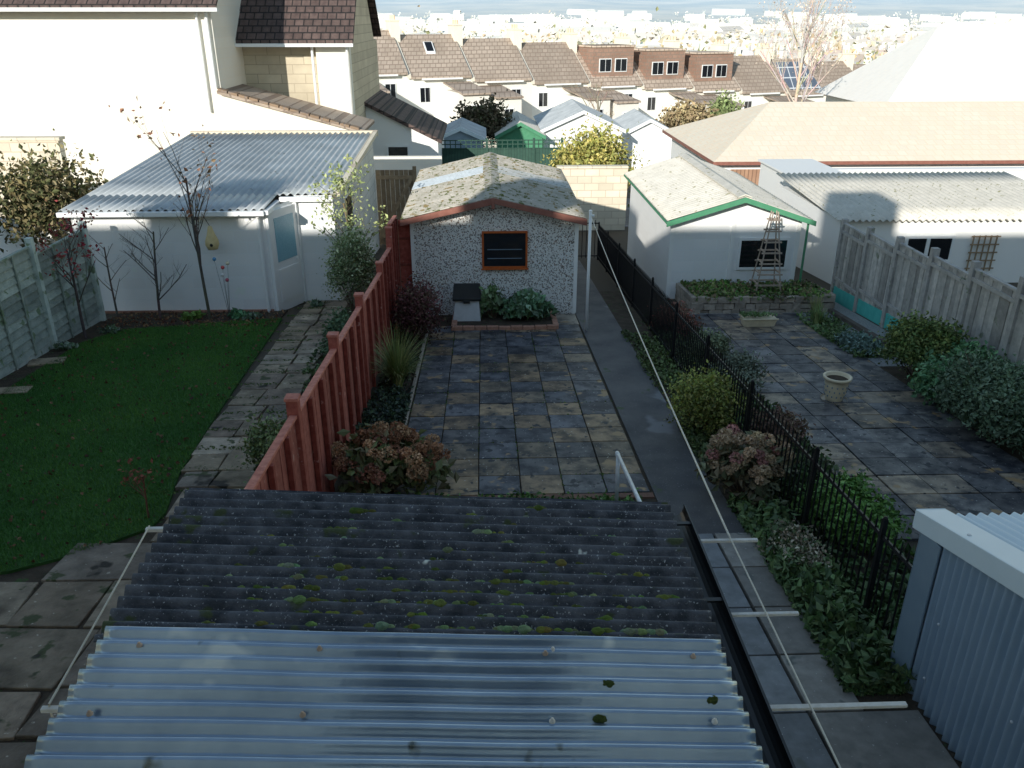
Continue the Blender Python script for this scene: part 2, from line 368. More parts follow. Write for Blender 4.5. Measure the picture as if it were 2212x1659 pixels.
# ---------------------------------------------------------------- ground surfaces
b=MB(); b.gbox(-1.6,1.74,5.0,15.1,-.3,.012); b.gbox(2.42,3.8,3.0,17,-.3,.02); b.gbox(-7.4,-3.9,12.9,15.6,-.3,.03); b.gbox(-7.4,-6.9,5,13,-.3,.022); b.gbox(5.6,7.2,3,15,-.3,.022)
b.gbox(-2.55,-1.7,5.0,16.2,-.3,.02)
b.build('garden_soil','soil')
def slabs(name,x0,y0,nx,ny,sx,sy,pal,mat_,gap=.007,h=.035,jit=.004,skew=0,bev=.004,checker=None):
    b=MB()
    for j in range(ny):
        for i in range(nx):
            hx=x0+i*sx+skew*j; hy=y0+j*sy
            if checker: c=checker(i,j)
            else: c=random.choice(pal)
            k=random.uniform(.75,1.2); c=tuple(v*k for v in c)
            d=random.uniform(-jit,jit); q=lambda:random.uniform(-.004,.004)
            b.gpoly([(hx+gap+q(),hy+gap+q()),(hx+sx-gap+q(),hy+gap+q()),(hx+sx-gap+q(),hy+sy-gap+q()),(hx+gap+q(),hy+sy-gap+q())],0,h+d,c)
    return b.build(name,mat_ if isinstance(mat_,list) else [mat_],None,False,bev)
def chk(i,j):
    tan=[(.17,.125,.078),(.15,.112,.074),(.115,.095,.07)]; dk=[(.068,.073,.085),(.078,.08,.085),(.056,.06,.07)]
    p=.72 if (i+j)%2 else .14
    if i<1: p*=.3
    return random.choice(tan if random.random()<p else dk)
slabs('patio_paving',-1.0,7.36,6,15,.45,.455,None,'slab',checker=chk,gap=.006)
b=MB(); b.gbox(-1.01,1.72,7.25,7.352,-.15,.03,(.6,.4,.35)); b.build('patio_edge','drystone')
slabs('patio_side_slab',1.30,14.2,1,1,.42,.8,[(.19,.17,.14)],'slab')
b=MB(); b.gbox(1.735,2.44,6.42,20.6,-.2,.030); b.build('asphalt_path','asphalt')
b=MB()
for j in range(7):
    y0=2.25+j*.6
    for (x0,x1) in ((.95,1.50),(1.51,2.11),(2.12,2.50 if y0>4.0 else 2.86)):
        k=random.uniform(.75,1.15); c=(.13*k,.138*k,.145*k) if x0<2.1 else (.16*k,.15*k,.135*k)
        b.gbox(x0+.008,x1-.008,y0+.008,y0+.592,-.1,.05+random.uniform(-.003,.003),c)
b.build('slab_path',['conc'],None,False,.005)
pal=[(.09,.093,.10),(.072,.075,.083),(.165,.138,.105),(.135,.117,.095),(.10,.10,.10),(.078,.077,.08)]
slabs('neighbour_paving',3.78,6.3,5,19,.45,.45,pal,'slab',jit=.006)
slabs('neighbour_paving_border',5.62,12.4,1,4,.4,.5,pal,'slab')
b=MB(); b.gbox(6.05,7.12,11.5,16.0,-.1,.028); b.gbox(3.7,4.2,14.86,15.0,-.1,.03); b.gbox(4.2,6.6,14.86,15.0,-.1,.028); b.build('gravel_strip','gravel')
b=MB(); b.gbox(6.62,6.72,8,15.6,-.1,.10,(.35,.35,.36)); b.build('kerb','drystone')
b=MB(); y=7.0
pal=[(.20,.17,.125),(.22,.187,.14),(.175,.145,.115),(.24,.21,.168),(.145,.13,.11)]
while y<16.2:
    L=random.uniform(.42,.75); xl=-3.42-.028*(y-7)+.15*max(0,(8.5-y)); xr=-2.5-.035*(y-7)
    m_=random.uniform(.4,.6); xm=xl+(xr-xl)*m_; j=lambda:random.uniform(-.025,.025)
    for (a,c) in ((xl,xm-.015),(xm+.015,xr)):
        k=random.uniform(.75,1.15); q=random.choice(pal)
        b.gpoly([(a+j(),y+j()),(c+j(),y+j()),(c+j(),y+L-.03+j()),(a+j(),y+L-.03+j())],-.05,.04+random.uniform(-.006,.006),tuple(v*k for v in q))
    y+=L
b.build('stone_path',['flag'],None,False,.006)
b=MB(); y=2.0
pal=[(.15,.125,.095),(.18,.155,.12),(.12,.105,.088),(.20,.17,.135)]
while y<6.9:
    L=random.uniform(.5,.75); x=-7.0+random.uniform(0,.5)
    while x<-1.55:
        wd=random.uniform(.5,1.1); j=lambda:random.uniform(-.035,.035)
        xe=min(x+wd,-1.5); cx=(x+xe)/2; cy=y+L/2
        if cy< 6.15+ (max(0,(cx+4.2))*.55) and cy<7.1:
            k=random.uniform(.75,1.15); q=random.choice(pal)
            b.gpoly([(x+j(),y+j()),(xe-.03+j(),y+j()),(xe-.03+j(),y+L-.03+j()),(x+j(),y+L-.03+j())],-.05,.035+random.uniform(-.008,.008),tuple(v*k for v in q))
        x=xe
    y+=L
b.build('flagstone_patio',['flag'],None,False,.008)
b=MB(); b.gbox(-7.2,-1.7,1.0,7.2,-.3,.006); b.build('patio_bed','soil')
b=MB()
for (cx,cy,a,s) in ((-6.95,12.3,.3,.28),(-6.75,10.9,.2,.25)):
    b.gpoly([(cx+s*1.2*math.cos(a+t),cy+s*math.sin(a+t)) for t in (.6,2.5,3.8,5.6)],-.02,.05,(.24,.20,.15))
b.build('stepping_stones','flag',None,False,.01)
lawn=[(-6.86,11.2),(-6.9,13.4),(-6.55,14.2),(-5.6,14.45),(-4.6,14.75),(-3.85,14.9),(-3.68,12),(-3.52,9.5),(-3.40,8),(-3.22,7.1),(-3.25,6.8),(-3.7,6.35),(-4.2,6.05),(-5.2,5.85),(-6.6,5.8),(-6.8,8)]
b=MB(); b.gpoly(lawn[::-1],-.2,.034); b.build('lawn','grass')
def inpoly(x,y,P):
    r=np.zeros(len(x),bool); n=len(P)
    for i in range(n):
        x1,y1=P[i]; x2,y2=P[(i+1)%n]
        c=((y1>y)!=(y2>y))&(x<(x2-x1)*(y-y1)/(y2-y1+1e-12)+x1); r^=c
    return r
rs=np.random.RandomState(5); n=170000
x=rs.uniform(-7,-3,n); y=rs.uniform(5.7,15,n); k=inpoly(x,y,lawn); x=x[k];y=y[k];n=len(x)
hgt=.022+.022*rs.rand(n); a=rs.rand(n)*6.28; lx=rs.normal(size=n)*.014; ly=rs.normal(size=n)*.014
P=np.stack([x,y,gz(y)+.03],1); sd=np.stack([np.cos(a)*.0035,np.sin(a)*.0035,0*a],1)
V=np.stack([P-sd,P+sd,P+np.stack([lx,ly,hgt],1)],1).reshape(-1,3)
patch=.5+.5*np.sin(x*2.1+np.sin(y*1.7)*1.5)*np.sin(y*1.3+x)
cols=np.stack([.020+.026*patch,.072+.036*patch,.010+.006*patch],1)*(.6+.9*rs.rand(n,1))
mkobj('grass_blades',V,np.arange(3*n).reshape(n,3),cols,[M['leaf']])
n=1000; x=rs.uniform(-6.9,-3.2,n); y=rs.uniform(5.8,14.8,n); k=inpoly(x,y,lawn); x=x[k];y=y[k]
leafmesh('fallen_leaves',np.stack([x,y,gz(y)+.06],1),.034,palcols(len(x),[(.07,.035,.022),(.10,.06,.035),(.05,.028,.024)],rs),'leafdull',None,rs,1.3)
n=900; x=rs.uniform(-7.1,-3.9,n); y=rs.uniform(14.3,15.5,n)
leafmesh('fallen_leaves',np.stack([x,y,gz(y)+.05],1),.035,palcols(n,[(.08,.035,.02),(.14,.085,.045),(.055,.03,.025)],rs),'leafdull',None,rs,1.3)

# ---------------------------------------------------------------- foreground lean-to
g=group('lean_to')
zl=lambda x:1.75-.057*(x+1.5)
PT=.0747
corr('dark_corrugated_roof',(-1.50,2.50,zl(-1.5)),(0,1.12,0),(2.43,0,-.1385),PT,.0165,'darkcorr',g,12,60,.006,.0012)
corr('clear_corrugated_roof',(-1.46,-.25,zl(-1.46)+.030),(0,2.80,0),(2.37,0,-.135),PT,.0165,'clearcorr',g,14,40,.003,.002)
b=MB()
b.box(-1.38,-1.30,-.28,3.5,-.4,1.69,(.8,.8,.8)); b.box(.76,.84,-.28,3.5,-.4,1.57,(.8,.8,.8)); b.box(-1.30,.76,3.42,3.5,-.4,1.60,(.8,.8,.8))
b.build('walls','white',g)
b=MB()
for yy in (.5,1.0,1.55,2.12,2.44,3.0): b.hexa([(-1.3,yy-.025,zl(-1.3)-.10),(.76,yy-.025,zl(.76)-.10),(.76,yy+.025,zl(.76)-.10),(-1.3,yy+.025,zl(-1.3)-.10),(-1.3,yy-.025,zl(-1.3)-.025),(.76,yy-.025,zl(.76)-.025),(.76,yy+.025,zl(.76)-.025),(-1.3,yy+.025,zl(-1.3)-.025)],(.6,.6,.6))
for xx in (-.66,.2): b.box(xx-.025,xx+.025,-.2,3.4,zl(xx)-.16,zl(xx)-.105)
b.build('rafters','brownwood',g)
b=MB(); b.box(-1.28,.74,0,3.4,-.3,-.1); b.build('inside_floor','grey',g)
b=MB(); n=8
for k in range(n):
    t0=math.pi*k/n+math.pi; t1=math.pi*(k+1)/n+math.pi
    for r in (.055,.049):
        b.poly([(.975+r*math.cos(t0),-.2,1.57+r*math.sin(t0)),(.975+r*math.cos(t1),-.2,1.57+r*math.sin(t1)),(.975+r*math.cos(t1),3.66,1.55+r*math.sin(t1)),(.975+r*math.cos(t0),3.66,1.55+r*math.sin(t0))])
b.box(.848,.868,-.2,3.58,1.47,1.56); b.box(.915,.925,-.2,3.64,1.50,1.585); b.box(1.026,1.036,-.2,3.66,1.55,1.575)
for yy in (.9,1.9,2.9,3.5): b.box(.87,1.03,yy-.012,yy+.012,1.555,1.565)
b.build('gutter','blackpl',g)
b=MB()
for x,y in ((-1.3,2.44),(-.64,2.44),(.21,2.44),(.24,2.46),(.78,2.44),(-1.34,2.11),(-.64,2.12),(.21,2.11),(.78,2.12),(-.2,1.78),(.5,1.78)):
    z=zl(x)+.042; b.lathe((x,y,z),[(.011,0),(.011,.005),(.006,.009),(.006,.015),(.0,.017)],10,(.24,.18,.14) if random.random()<.5 else (.37,.36,.34))
b.build('roof_fixings','conc',g,True)
b=MB(); rs=random.Random(11)
pm=[(.10,.13,.035),(.14,.155,.04),(.12,.17,.08),(.17,.22,.14),(.09,.10,.03),(.06,.08,.02)]
def moss(cx,cy,r,col):
    for k in range(rs.randint(1,5)):
        q=r*rs.uniform(.5,1); x=cx+rs.uniform(-1,1)*r*1.6; y=cy+rs.uniform(-.5,.5)*r; z=zl(x)+.004+.0165*math.sin(2*math.pi*(y-2.5)/PT)
        b.blob((x,y,z),(q*1.3,q*.95,q*.9),tuple(c*rs.uniform(.8,1.2) for c in col),0,10,7,.12)
for i in range(190):
    cx=rs.gauss(-.1,.55); cy=rs.choice([rs.uniform(2.55,2.95),rs.uniform(2.55,3.0),rs.uniform(2.6,3.5)])
    if not -1.4<cx<.8: continue
    kk=round((cy-2.5)/PT); cy=2.5+(kk+.48)*PT
    if cy>3.55 or cy<2.56: continue
    moss(cx,cy,rs.uniform(.010,.024),rs.choice(pm))
for (x,y) in ((.43,2.30),(.38,2.13),(.80,2.23)):
    for q in range(4): b.blob((x+rs.uniform(-.012,.012),y+rs.uniform(-.006,.006),zl(x)+.036),(.017,.014,.014),(.05,.065,.018),0,10,7,.15)
b.build('moss','moss',g,True)
g=group('washing_line')
b=MB()
b.box(.93,1.36,3.43,3.450,1.485,1.50); b.box(.95,1.37,2.87,2.888,1.485,1.50); b.box(.95,1.60,2.33,2.352,1.485,1.50)
b.box(-1.77,-1.3,3.63,3.655,1.48,1.50); b.box(-1.72,-1.3,2.42,2.442,1.48,1.50)
b.build('support_bars','wood_bar',g,False,.003)
b=MB()
def rope(p0,p1,sag,r,n=24):
    pv=None
    for k in range(n+1):
        t=k/n; p=tuple(p0[i]+(p1[i]-p0[i])*t for i in range(3)); p=(p[0],p[1],p[2]-sag*4*t*(1-t))
        if pv: b.tube(pv,p,r,r,6,W,0,False)
        pv=p
rope((1.785,13.72,.86),(1.215,3.44,1.515),.06,.0058); rope((1.215,3.44,1.515),(1.22,-.2,1.515),.0,.0042,6)
rope((-1.75,3.645,1.51),(-1.69,2.435,1.51),.005,.0045,6); rope((-1.69,2.435,1.51),(-1.695,2.44,1.43),0,.004,2)
b.build('rope','rope',g,True)
b=MB(); b.tube((1.79,13.74,gz(13.74)-.1),(1.785,13.74,.92),.026,.026,12); b.blob((1.785,13.74,.92),(.034,.034,.025),W,0,10,5,0); b.box(1.80,1.85,13.72,13.76,.82,.86)
b.build('post','wplastic',g,True)
g=group('handrail'); b=MB(); b.tube((1.30,7.08,gz(7.1)-.05),(1.28,7.05,-.03),.02,.02,10); b.tube((1.28,7.12,-.03),(1.36,5.2,.10),.02,.02,10); b.tube((1.36,5.6,gz(5.6)),(1.355,5.6,.07),.02,.02,10); b.blob((1.28,7.08,-.03),(.026,.038,.026),W,0,10,6,0); b.build('pipes','galvpipe',g,True)

# ---------------------------------------------------------------- metal shed (near right)
g=group('metal_shed')
xs_=2.90
def wallcorr(name,P0,U,V,pitch,amp,m,parent,Nn,per=8):
    P0=np.array(P0,float);U=np.array(U,float);V0=np.array(V[0],float);V1=np.array(V[1],float);Nn=np.array(Nn,float)
    L=np.linalg.norm(U); nu=int(L/pitch*per)+1; a=np.linspace(0,1,nu)
    ph=(a*L/pitch)%1; hh=amp*np.sin(2*np.pi*ph)
    lo_=P0+a[:,None]*U+hh[:,None]*Nn; hi=lo_+(V0+(V1-V0)*a[:,None])
    Vt=np.concatenate([lo_,hi]); i=np.arange(nu-1); F=np.stack([i,i+1,i+nu+1,i+nu],1)
    return mkobj(name,Vt,F,None,[M[m]],parent,True)
ztop=lambda y:.86+(4.5-y)*.27
wallcorr('side_wall',(xs_,4.42,gz(4.4)-.02),(0,-4.5,0),((0,0,ztop(4.42)-gz(4.4)-.03),(0,0,ztop(0)-gz(4.4)-.03)),.076,.017,'bluesteel',g,(-1,0,0),14)
wallcorr('end_wall',(xs_,4.46,gz(4.4)-.02),(2.6,0,0),((0,0,ztop(4.4)-gz(4.4)-.06),(0,0,ztop(4.4)-gz(4.4)-.06)),.076,.011,'bluesteel',g,(0,1,0))
corr('roof',(xs_+.14,4.56,ztop(4.56)+.03),(2.6,0,0),(0,-4.6,4.6*.27),.076,.014,'paleblue',g,8,2)
b=MB()
y0,y1=4.60,0.0
for (x0,x1,za,zb) in ((xs_-.03,xs_+.17,.050,.062),(xs_-.036,xs_-.024,-.08,.062)):
    b.hexa([(x0,y1,ztop(y1)+za),(x1,y1,ztop(y1)+za),(x1,y0,ztop(y0)+za),(x0,y0,ztop(y0)+za),(x0,y1,ztop(y1)+zb),(x1,y1,ztop(y1)+zb),(x1,y0,ztop(y0)+zb),(x0,y0,ztop(y0)+zb)])
b.box(xs_-.032,xs_+.17,4.6,4.612,ztop(4.6)-.07,ztop(4.6)+.062)
b.build('flashing','paleblue',g,False,.005)
b=MB(); b.box(xs_-.034,xs_-.02,4.26,4.49,gz(4.4),ztop(4.4)-.06); b.box(xs_-.034,xs_+.15,4.49,4.502,gz(4.4),ztop(4.4)-.05); b.build('corner_trim','steeltrim',g,False,.004)
b=MB()
for yy in (4.1,3.3,2.5):
    for zz in (-.1,.35): b.blob((xs_-.024,yy,zz),(.008,.010,.010),W,0,8,5,0)
    b.lathe((xs_+.02,yy,ztop(yy)+.063),[(.014,0),(.012,.006),(0,.008)],8)
b.build('screws','galvpipe',g)

# ---------------------------------------------------------------- fences
g=group('red_fence'); b=MB(); X=-1.65
posts=[2.4,4.4,6.4,8.4,10.35,12.6,14.1]
for k,y in enumerate(posts):
    c=(1.0,1,1)
    top=1.52 if k<6 else 1.85
    b.box(X-.05,X+.05,y-.05,y+.05,gz(y)-.1,gz(y)+top,c); b.box(X-.06,X+.06,y-.06,y+.06,gz(y)+top,gz(y)+top+.03,(1.4,1.8,1.8))
def redpanel(y0,y1,h):
    n=int((y1-y0)/.14)
    for i in range(n):
        a=y0+(y1-y0)*i/n; c=y0+(y1-y0)*(i+1)/n; k=random.uniform(.75,1.25)
        b.gbox(X-.012,X+.010+.005*(i%2),a+.0015,c-.0015,.03,h,(k*1.05,k*1.2,k*1.25))
    b.gbox(X-.03,X+.035,y0,y1,h,h+.03,(1.5,2.0,2.0))
    for yy in (y0+(y1-y0)*.22,y0+(y1-y0)*.5,y0+(y1-y0)*.78): b.gbox(X+.016,X+.062,yy-.025,yy+.025,.03,h,(.7,.6,.6))
    for hh in (.2,.75,1.2): b.gbox(X-.05,X-.013,y0,y1,hh,hh+.05,(.8,.8,.8))
for k in range(len(posts)-1): redpanel(posts[k]+.05,posts[k+1]-.05,1.36 if k<5 else 1.5)
redpanel(14.15,15.25,1.9)
b.box(-1.6,-1.38,15.2,15.25,gz(15.2),.46,(1.2,1.1,1.1))
for z in (-.9,-.4,.1,.35): b.box(-1.6,-1.38,15.17,15.2,z,z+.04,(.8,.8,.8))
b.build('panels_and_posts','redwood',g,False,.004)

g=group('iron_railing'); b=MB(); X=2.93; y=3.2
while y<20.8:
    b.tube((X,y,gz(y)+.03),(X,y,gz(y)+.90),.0085,.0085,5); b.tube((X,y,gz(y)+.90),(X,y,gz(y)+.955),.010,.001,5); y+=.098
for y in (3.2,5.05,6.35,8.2,10.05,11.9,13.8,15.6,17.5,19.2,20.8): b.gbox(X-.018,X+.018,y-.018,y+.018,-.05,.98); b.blob((X,y,gz(y)+.985),(.019,.019,.019),W,0,8,5,0)
for h in (.10,.82): b.gbox(X-.008,X+.008,3.2,20.8,h,h+.03)
for x in np.arange(1.85,2.9,.11): b.tube((x,20.8,gz(20.8)+.05),(x,20.8,gz(20.8)+1.05),.009,.009,5)
b.box(1.8,2.93,20.79,20.81,gz(20.8)+.1,gz(20.8)+.13); b.box(1.8,2.93,20.79,20.81,gz(20.8)+.95,gz(20.8)+.98)
b.build('bars','black',g)

g=group('timber_fence'); b=MB(); X=7.2; yp=16.1
while yp>3:
    b.box(X-.06,X+.05,yp-.05,yp+.05,gz(yp)-.1,gz(yp)+1.68,(.85,.85,.85)); y1=yp-.05;y0=yp-1.10; n=9
    dz=random.uniform(-.03,.03)
    for i in range(n):
        a=y0+(y1-y0)*i/n; c=y0+(y1-y0)*(i+1)/n; k=random.uniform(.6,1.2); t=random.uniform(-.015,.015)
        zb=gz(yp)
        b.box(X-.02-.008*(i%2),X+.0,a+.003,c-.003,zb+.32,zb+1.55+dz+t*.3,(k,k*.99,k*.97))
    for h in (.45,1.4): b.box(X-.055,X-.029,y0,y1,gz(yp)+h,gz(yp)+h+.06,(.9,.9,.9))
    b.box(X-.04,X+.02,y0,y1,gz(yp)+1.55+dz,gz(yp)+1.585+dz,(.9,.9,.9))
    yp-=1.15
b.build('boards','greywood',g,False,.003)
b=MB(); b.gbox(X-.03,X+.02,3,16.1,.0,.30); b.build('gravel_board','teal',g)

g=group('grey_panel_fence'); b=MB(); X=-7.25
pp=[5.8,7.6,9.45,11.25,13.07,14.9]
for k,y in enumerate(pp): b.box(X-.0,X+.10,y-.05,y+.05,gz(y)-.1,gz(y)+1.9,(1.5,1.55,1.55))
for k in range(len(pp)-1):
    y0,y1=pp[k]+.05,pp[k+1]-.05; zb=gz((y0+y1)/2)
    for i in range(12):
        k2=random.uniform(.65,1.2); z0=zb+.1+i*.13
        b.hexa([(X,y0,z0),(X+.045,y0,z0),(X+.045,y1,z0-.02),(X,y1,z0-.02),(X,y0,z0+.14),(X+.012,y0,z0+.14),(X+.012,y1,z0+.12),(X,y1,z0+.12)],(k2,k2*1.03,k2))
    for yy in (y0+.6,y0+1.2): b.box(X+.04,X+.06,yy-.02,yy+.02,zb+.05,zb+1.68,(.8,.85,.8))
    b.box(X-.01,X+.05,y0,y1,zb+1.66,zb+1.69,(.9,.95,.9)); b.box(X-.01,X+.03,y0,y1,zb-.15,zb+.1,(1.3,1.3,1.3))
b.build('panels','greenwood',g,False,.003)

# ---------------------------------------------------------------- central garage
g=group('pebbledash_garage')
x0,x1,yf,yb=-1.35,1.73,15.1,20.0; ze=.52; xr=.16; zr=.86
b=MB(); z0=gz(20)-.2
b.poly([(x0,yf,z0),(x1,yf,z0),(x1,yf,ze),(xr,yf,zr-.04),(x0,yf,ze)]); b.poly([(x1,yb,z0),(x0,yb,z0),(x0,yb,ze),(xr,yb,zr-.04),(x1,yb,ze)])
b.poly([(x0,yb,z0),(x0,yf,z0),(x0,yf,ze),(x0,yb,ze)]); b.poly([(x1,yf,z0),(x1,yb,z0),(x1,yb,ze),(x1,yf,ze)])
b.build('walls','pebble',g)
b=MB(); b.box(x1-.05,x1+.02,yf-.02,yf+.06,z0,ze,(.9,.9,.9)); b.box(x0-.02,x0+.04,yf-.02,yf+.06,z0,ze)
b.build('corner_posts','white',g)
corr('roof_left',(x0-.16,14.85,ze+.03),(0,5.25,0),(xr-x0+.16,0,zr-ze+.04),.146,.02,'mossroof',g,8,8,.01)
corr('roof_right',(xr,14.85,zr+.07),(0,5.25,0),(x1-xr+.12,0,-(zr-ze+.04)),.146,.02,'mossroof',g,8,8,.01)
M['skyl']=mat('translucent_roof_strip',(.31,.345,.37),(.26,.29,.315),4,.5,.2,20)
corr('skylight_left',(x0-.16,17.55,ze+.042),(0,.80,0),(.9*(xr-x0+.16),0,.9*(zr-ze+.04)),.146,.02,'skyl',g,8,2)
corr('skylight_right',(xr+.1,17.55,zr+.07-.02),(0,.80,0),(x1-xr+.02,0,-(zr-ze+.04)*.94),.146,.02,'skyl',g,8,2)
b=MB()
k=14.85
while k<19.4:
    b.hexa([(xr-.15,k,zr+.03),(xr,k,zr+.075),(xr,k+.89,zr+.08),(xr-.15,k+.89,zr+.035),(xr-.15,k,zr+.055),(xr,k,zr+.10),(xr,k+.89,zr+.105),(xr-.15,k+.89,zr+.06)])
    b.hexa([(xr+.001,k,zr+.075),(xr+.15,k,zr+.03),(xr+.15,k+.89,zr+.035),(xr+.001,k+.89,zr+.08),(xr+.001,k,zr+.10),(xr+.15,k,zr+.055),(xr+.15,k+.89,zr+.06),(xr+.001,k+.89,zr+.105)]); k+=.87
b.build('ridge_caps','mossroof',g,False,.01)
b=MB(); rs=random.Random(4)
for i in range(150):
    y=rs.uniform(14.9,20); 
    if rs.random()<.5: x=xr+rs.gauss(0,.09); z=zr+.09-abs(x-xr)*.25
    else:
        x=rs.uniform(x0,x1); z=(zr+.08)-abs(x-xr)*(zr-ze+.04)/1.6
    r=rs.uniform(.012,.04); b.blob((x,y,z),(r*1.3,r*1.3,r*.5),rs.choice([(.10,.11,.035),(.16,.14,.05),(.08,.09,.03)]),0,7,4,.2)
b.build('moss','moss',g,True)
b=MB()
for (xa,za,xb,zb) in ((x0-.17,ze+.0,xr,zr+.055),(xr,zr+.055,x1+.14,ze+.0)):
    b.hexa([(xa,14.80,za-.08),(xb,14.80,zb-.10),(xb,14.83,zb-.10),(xa,14.83,za-.08),(xa,14.80,za+.02),(xb,14.80,zb+.02),(xb,14.83,zb+.02),(xa,14.83,za+.02)])
b.box(xr-.03,xr+.03,14.78,14.80,zr-.12,zr+.05)
b.box(x0-.16,x0-.13,14.83,20.1,ze-.08,ze); b.box(x1+.10,x1+.13,14.83,20.1,ze-.08,ze)
b.build('fascia','redtrim',g,False,.004)
wx0,wx1,wz0,wz1=-.05,.80,-.43,.27
def frame(b,x0,x1,z0,z1,y,t,d,col=W,mi=0):
    b.box(x0,x1,y-d,y,z1-t,z1,col,mi); b.box(x0,x1,y-d,y,z0,z0+t,col,mi); b.box(x0,x0+t,y-d,y,z0+t,z1-t,col,mi); b.box(x1-t,x1,y-d,y,z0+t,z1-t,col,mi)
b=MB(); frame(b,wx0,wx1,wz0,wz1,15.098,.035,.05); b.box(wx0-.02,wx1+.02,15.02,15.05,wz0-.025,wz0); b.build('window_frame','orangewood',g,False,.004)
b=MB(); b.box(wx0+.035,wx1-.035,15.07,15.095,wz0+.035,wz1-.035); b.build('window_glass','glass',g)
b=MB()
for z,a in ((-.08,.10),(-.25,.12)): b.box(wx0+.1,wx1-.1,15.062,15.068,z,z+.012)
b.build('window_shelves','steeltrim',g)
b=MB()
x=-.62
while x<1.28: k=random.uniform(.8,1.2); b.gbox(x,x+.205,13.86,13.96,.0,.10+random.uniform(-.01,.01),(k,k,k)); x+=.215
for xx in (-.62,1.22):
    y=13.98
    while y<15: b.gbox(xx,xx+.10,y,y+.2,.0,.10,W); y+=.215
b.build('brick_edging','brickred',None,False,.008)
b=MB(); b.gbox(-.52,1.22,13.96,15.09,.0,.075); b.build('flower_bed','soil')
b=MB(); y=7.5
while y<14.5: b.gbox(-1.07,-1.02,y,y+.58,.0,.055,W); y+=.6
b.build('bed_edging','drystone',None,False,.01)
g=group('compost_bin'); b=MB(); z=gz(14.6)
b.hexa([(-.62,14.35,z),(-.08,14.35,z),(-.10,14.85,z),(-.60,14.85,z),(-.56,14.42,z+.48),(-.12,14.42,z+.48),(-.12,14.85,z+.60),(-.56,14.85,z+.60)],(1.5,1.5,1.5)); b.build('body',mat('pale_grey_plastic',(.25,.26,.27),(.30,.31,.32),8,.6,.1,30),g,False,.02)
b=MB(); b.hexa([(-.60,14.36,z+.48),(-.08,14.36,z+.48),(-.08,14.88,z+.62),(-.60,14.88,z+.62),(-.60,14.36,z+.53),(-.08,14.36,z+.53),(-.10,14.88,z+.67),(-.58,14.88,z+.67)]); b.box(-.40,-.28,14.34,14.36,z+.44,z+.50); b.build('lid','blackpl',g,False,.012)

# ---------------------------------------------------------------- left garage
g=group('white_garage')
ze=.60; yf=15.5
b=MB(); zb=gz(23)-.2
b.poly([(-7.68,yf,zb),(-4.12,yf,zb),(-4.12,yf,ze),(-7.68,yf,ze)]); b.poly([(-3.72,16.35,zb),(-2.97,16.35,zb),(-2.97,16.35,ze+.1),(-3.72,16.35,ze+.1)])
b.poly([(-7.68,23,zb),(-7.68,yf,zb),(-7.68,yf,ze),(-7.68,23,ze+.3)],W,1)
b.poly([(-4.12,yf,zb),(-3.72,16.35,zb),(-3.72,16.35,ze+.04),(-4.12,yf,ze)],W,2)
b.poly([(-2.97,16.35,zb),(-2.97,23,zb),(-2.97,23,ze+.42),(-2.97,16.35,ze+.12)],W,3)
b.poly([(-2.97,23,zb),(-7.68,23,zb),(-7.68,23,ze+.3),(-2.97,23,ze+.3)])
b.build('walls',['whiteblock','whiteblocky','white','greyblock'],g)
corr('roof',(-7.78,15.32,.645),(3.72,0,0),(0,1.15,.055),.146,.024,'galv',g,8,2,.006)
corr('roof_main',(-7.78,16.46,.70),(4.86,0,0),(0,6.6,.34),.146,.024,'galv',g,8,6,.006)
b=MB(); b.hexa([(-2.95,16.4,.66),(-2.83,16.4,.66),(-2.83,23.1,1.0),(-2.95,23.1,1.0),(-2.95,16.4,.76),(-2.83,16.4,.76),(-2.83,23.1,1.10),(-2.95,23.1,1.10)])
b.box(-7.8,-2.83,23.05,23.15,.95,1.10); b.build('verge','stoneb',g)
b=MB(); b.box(-7.8,-4.05,15.24,15.34,.545,.63); b.box(-7.8,-4.05,15.40,15.5,.50,.60); b.box(-4.08,-3.98,15.3,16.3,.55,.63); b.box(-3.98,-2.95,16.22,16.32,.60,.69)
b.tube((-4.22,15.42,gz(15.5)),(-4.22,15.42,.47),.035,.035,12); b.tube((-4.22,15.42,.47),(-4.15,15.32,.57),.035,.035,12)
b.tube((-7.55,15.42,gz(15.5)),(-7.55,15.42,.55),.03,.03,10)
b.build('gutters','wplastic',g,False,.006)
b=MB(); x=-7.65
while x<-4.2: k=random.uniform(.6,.9); b.gbox(x,x+.21,15.44,15.5,.0,.07,(k,k,k)); x+=.22
b.build('plinth','brickred',g)
A=Vector((-4.12,15.5)); Bv=Vector((-3.72,16.35)); e=(Bv-A).normalized(); nn=Vector((e.y,-e.x)); Ld=(Bv-A).length
T=lambda s,d,z:(A.x+e.x*s+nn.x*d,A.y+e.y*s+nn.y*d,z)
b=MB(T); z=gz(15.9)
b.box(.08,Ld-.04,.0,.05,z,z+2.0,W,0); b.box(.20,Ld-.16,.045,.06,z+1.0,z+1.85,W,1); b.box(.18,Ld-.14,.05,.065,z+.2,z+.85,(.9,.9,.9),0); b.box(.02,.08,.0,.07,z,z+2.06,W,0); b.box(Ld-.05,Ld-.0,.0,.07,z,z+2.06,W,0); b.box(Ld-.2,Ld-.17,.06,.09,z+.92,z+.97,(.5,.5,.5),0)
b.build('door',['wplastic','bglass'],g)
b=MB(); b.box(-2.968,-2.95,17.6,18.6,-.45,.35); b.build('side_window','glass',g)
b=MB(); 
for (y0,y1,z0_,z1_) in ((17.5,18.7,.35,.42),(17.5,18.7,-.52,-.45),(17.5,17.6,-.45,.35),(18.6,18.7,-.45,.35)): b.box(-2.968,-2.94,y0,y1,z0_,z1_)
b.build('side_window_frame','wplastic',g)

